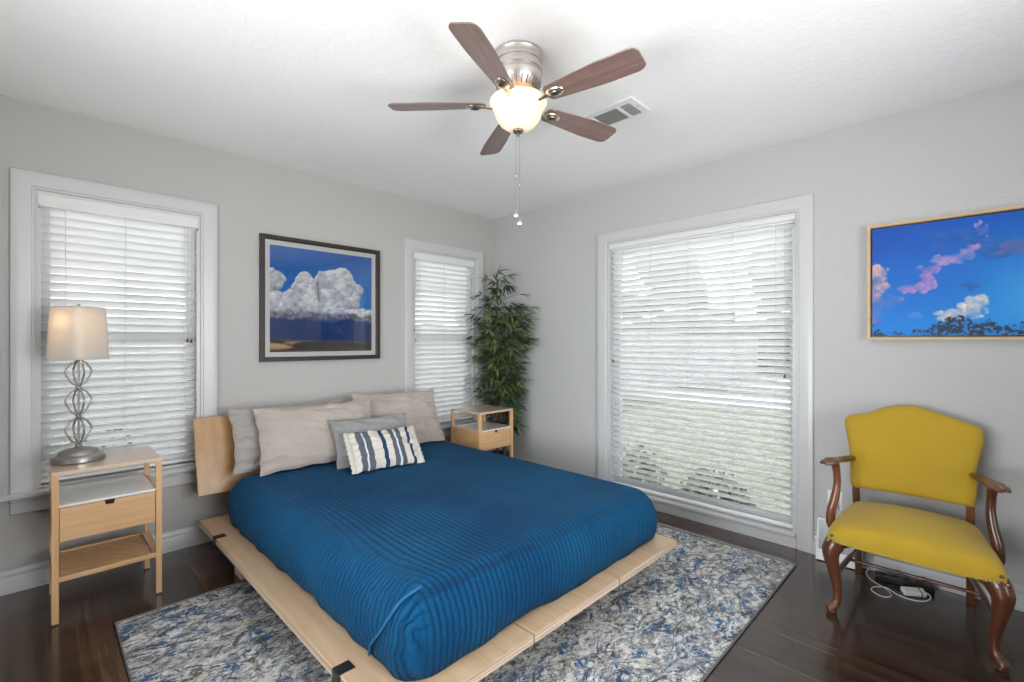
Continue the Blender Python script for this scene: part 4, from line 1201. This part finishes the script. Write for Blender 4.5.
ps = thing('power_strip', (3.27, .30, 0), 'black power strip lying on the floor under the armchair', 'power strip')
Mx = Matrix.Translation((3.322, .285, 0)) @ Matrix.Rotation(math.radians(-83), 4, 'Z')
m = MB(); m.box(-.125, .125, -.026, .026, .0, .036, Mx); m.build('strip_body', M['black'], ps, bevel=.006)
for k in range(4):
    MB().box(-.10 + k * .05, -.075 + k * .05, -.012, .012, .036, .0372, Mx).build('socket', M['void'], ps)
ad = thing('power_adapter', (3.215, .245, 0), 'white power adapter on the floor in front of the black power strip', 'power adapter')
Mx = Matrix.Translation((3.228, .240, .001)) @ Matrix.Rotation(math.radians(-58), 4, 'Z') @ Matrix.Rotation(math.radians(18), 4, 'X')
MB().box(-.050, .050, -.022, .022, .007, .030, Mx).build('adapter_body', M['white'], ad, bevel=.004)
m = MB(); m.box(.025, .030, -.0225, .0225, .006, .0312, Mx); m.build('band', plain('rust_band', (.3, .08, .04), .5), ad)
cord = MB()
cp = [(3.395, .612, .325), (3.386, .56, .270), (3.385, .47, .262), (3.395, .430, .16), (3.388, .440, .03), (3.345, .452, .004), (3.26, .420, .004), (3.19, .345, .004), (3.125, .318, .004), (3.085, .350, .004), (3.12, .398, .004), (3.175, .395, .004), (3.200, .345, .0075), (3.165, .300, .004), (3.150, .245, .004), (3.175, .195, .004), (3.215, .170, .012), (3.245, .180, .020), (3.250, .205, .020)]
cord.tube(smoothpath(cp, 8), .0026, 7)
tag(cord.build('charging_cable', M['white'], None, smooth=60), 'thin white charging cable looping over the floor under the armchair', 'cable')

# ------------------------------------------------------------------ the garden outside
GZ = -.40
def mk_grass():
    t = NT('lawn_grass'); v = t.coords()
    a = t.noise(v, 2.5, 5, .65); b = t.noise(v, 40, 4, .7)
    c = t.mix(t.ramp(b.outputs['Fac'], [(.35, (0, 0, 0)), (.65, (1, 1, 1))]), (.020, .026, .009), (.045, .050, .020))
    c = t.mix(t.ramp(a.outputs['Fac'], [(.45, (0, 0, 0)), (.6, (.8, .8, .8))]), c, (.07, .065, .045))
    t.set(color=c, rough=.95); return t.m
M['grass'] = mk_grass()
M['concrete'] = plain('pale_concrete', (.24, .23, .22), .9, var=.1)
M['asphalt'] = plain('street_asphalt', (.12, .12, .12), .9, var=.1)
M['mulch'] = plain('mulch', (.09, .06, .04), .95, var=.5)
M['shrub'] = leafmat('shrub_leaf', (.012, .026, .008), (.045, .065, .02))
M['fence'] = plain('fence_paint', (.24, .24, .235), .8)
M['siding'] = plain('house_siding', (.13, .125, .115), .8)
M['roof'] = plain('roof_shingle', (.05, .048, .045), .9)
M['darkglass'] = plain('house_glass', (.05, .06, .07), .1)
MB().box(-60, 80, -60, 80, GZ - .1, GZ).build('ground_lawn', M['grass'], kind='structure')
MB().box(13.2, 15.2, -60, 60, GZ, GZ + .03).build('ground_walkway', M['concrete'], kind='structure')
MB().box(18.5, 26, -60, 60, GZ, GZ + .02).build('ground_street', M['asphalt'], kind='structure')
MB().box(XR + WT, 5.0, 1.2, 6, GZ, GZ + .03).build('ground_mulch', M['mulch'], kind='structure')
def shrub(x, y, r, hh, label):
    m = MB(); rr = random.Random(int(x * 100 + y * 10))
    for k in range(900):
        th = rr.uniform(0, 2 * PI); ph_ = math.acos(rr.uniform(-.2, 1)); q = rr.uniform(.6, 1.0)
        c = Vector((x + r * q * math.sin(ph_) * math.cos(th), y + r * q * math.sin(ph_) * math.sin(th), GZ + .05 + hh * q * max(0, math.cos(ph_))))
        a = Vector((rr.gauss(0, 1), rr.gauss(0, 1), rr.gauss(0, 1))).normalized(); b = a.orthogonal().normalized(); L_ = rr.uniform(.03, .055)
        m.add([c - a * L_, c - b * L_ * .5, c + a * L_, c + b * L_ * .5], [(0, 1, 2, 3)])
    root = thing('shrub', (x, y, GZ + .03), label, 'shrub', 'shrubs outside the windows')
    m.build('foliage', M['shrub'], root, fix=False)
    st = MB(); 
    for k in range(5): a = k * 1.25; st.tube([(x, y, GZ + .02), (x + .6 * r * math.cos(a), y + .6 * r * math.sin(a), GZ + hh * .6)], [.012, .005], 6)
    st.build('stem', M['cane'], root)
for (x, y, r, hh) in ((4.45, 1.75, .38, .50), (4.50, 2.65, .42, .62), (4.6, 3.6, .42, .50)):
    shrub(x, y, r, hh, 'low green shrub outside, seen through the wide blind')
for (x, y, r, hh) in ((.35, 5.6, .6, .95), (1.7, 5.7, .6, .9)):
    shrub(x, y, r, hh, 'low green shrub outside, seen through the blind behind the table lamp')
def tree(x, y, hh, label, group):
    r = thing('tree', (x, y, GZ), label, 'tree', group); rr = random.Random(int(x * 31 + y * 7)); m = MB()
    for k in range(7):
        cx, cy, cz, rad = x + rr.uniform(-1.3, 1.3), y + rr.uniform(-1.3, 1.3), GZ + hh * rr.uniform(.35, .85), hh * rr.uniform(.18, .28)
        m.grid([[(cx + rad * math.sin(PI * i / 8) * math.cos(2 * PI * j / 14) * rr.uniform(.85, 1.15), cy + rad * math.sin(PI * i / 8) * math.sin(2 * PI * j / 14) * rr.uniform(.85, 1.15), cz + rad * math.cos(PI * i / 8)) for j in range(14)] for i in range(9)], closed_u=True)
    m.build('crown', M['shrub'], r)
    MB().tube([(x, y, GZ), (x + .1, y, GZ + hh * .5)], [.22, .12], 8).build('trunk', M['cane'], r, smooth=60)
for k in range(6): tree(52 - .2 * (k % 3), 2 + 11.5 * k, 11.0 + (k * 37 % 5) * .5, 'leafy tree across the street, behind the parked cars', 'trees across the street')
fe = thing('garden_fence', (6, 8.0, GZ), 'pale board fence beyond the side garden, glimpsed through the blinds', 'fence')
MB().box(-14, 26, 8.0, 8.03, GZ, 1.55).build('board_panel', M['fence'], fe)
MB().box(-14, 26, 7.96, 8.0, 1.50, 1.60).build('top_rail', M['fence'], fe)
hg = thing('hedge', (29.3, 26, GZ), 'long dark hedge across the street behind the parked cars', 'hedge')
m = MB(); rr = random.Random(5); rows = []
for i in range(60):
    y = -6 + i * 1.0; h_ = 3.4 + .5 * math.sin(i * .7) + rr.uniform(-.2, .2)
    rows.append([(28.6 + rr.uniform(-.2, .2), y, GZ), (28.5 + rr.uniform(-.25, .25), y, GZ + h_ * .5), (28.8 + rr.uniform(-.2, .2), y, GZ + h_ * .92), (29.4, y, GZ + h_), (30.2, y, GZ + h_ * .9), (30.4, y, GZ)])
m.grid(rows); m.build('foliage', M['shrub'], hg)
hs = thing('house', (36, 26, GZ), 'pale house across the street, glimpsed through the wide blind', 'house')
MB().box(33, 40, 14, 38, GZ, 3.6).build('house_wall', M['siding'], hs)
MB().prism([(13.4, 3.6), (38.6, 3.6), (26, 6.4)], 'x', 32.4, 40.4).build('house_roof', M['roof'], hs)
for y in (17, 22, 30, 35): MB().box(32.95, 33.0, y, y + 1.6, .9, 2.3).build('house_window', M['darkglass'], hs)
def car(x, y, label, c):
    r = thing('car', (x, y, GZ + .02), label, 'car', 'parked cars across the street')
    z = GZ + .02
    MB().prism([(y - 2.2, z + .3), (y + 2.2, z + .3), (y + 2.25, z + .75), (y + 1.3, z + .9), (y + .7, z + 1.4), (y - 1.1, z + 1.4), (y - 1.8, z + .9), (y - 2.2, z + .8)], 'x', x - .85, x + .85).build('car_body', c, r, bevel=.06)
    for wy in (-1.4, 1.4):
        for sx in (-.80, .80):
            MB().tube([(x + sx - .1, y + wy, z + .32), (x + sx + .1, y + wy, z + .32)], .32, 20).build('wheel', M['black'], r, smooth=50)
car(24.6, 22.5, 'dark car parked across the street, seen through the wide blind', M['asphalt'])
car(24.6, 10.5, 'dark car parked across the street, seen through the wide blind', M['asphalt'])
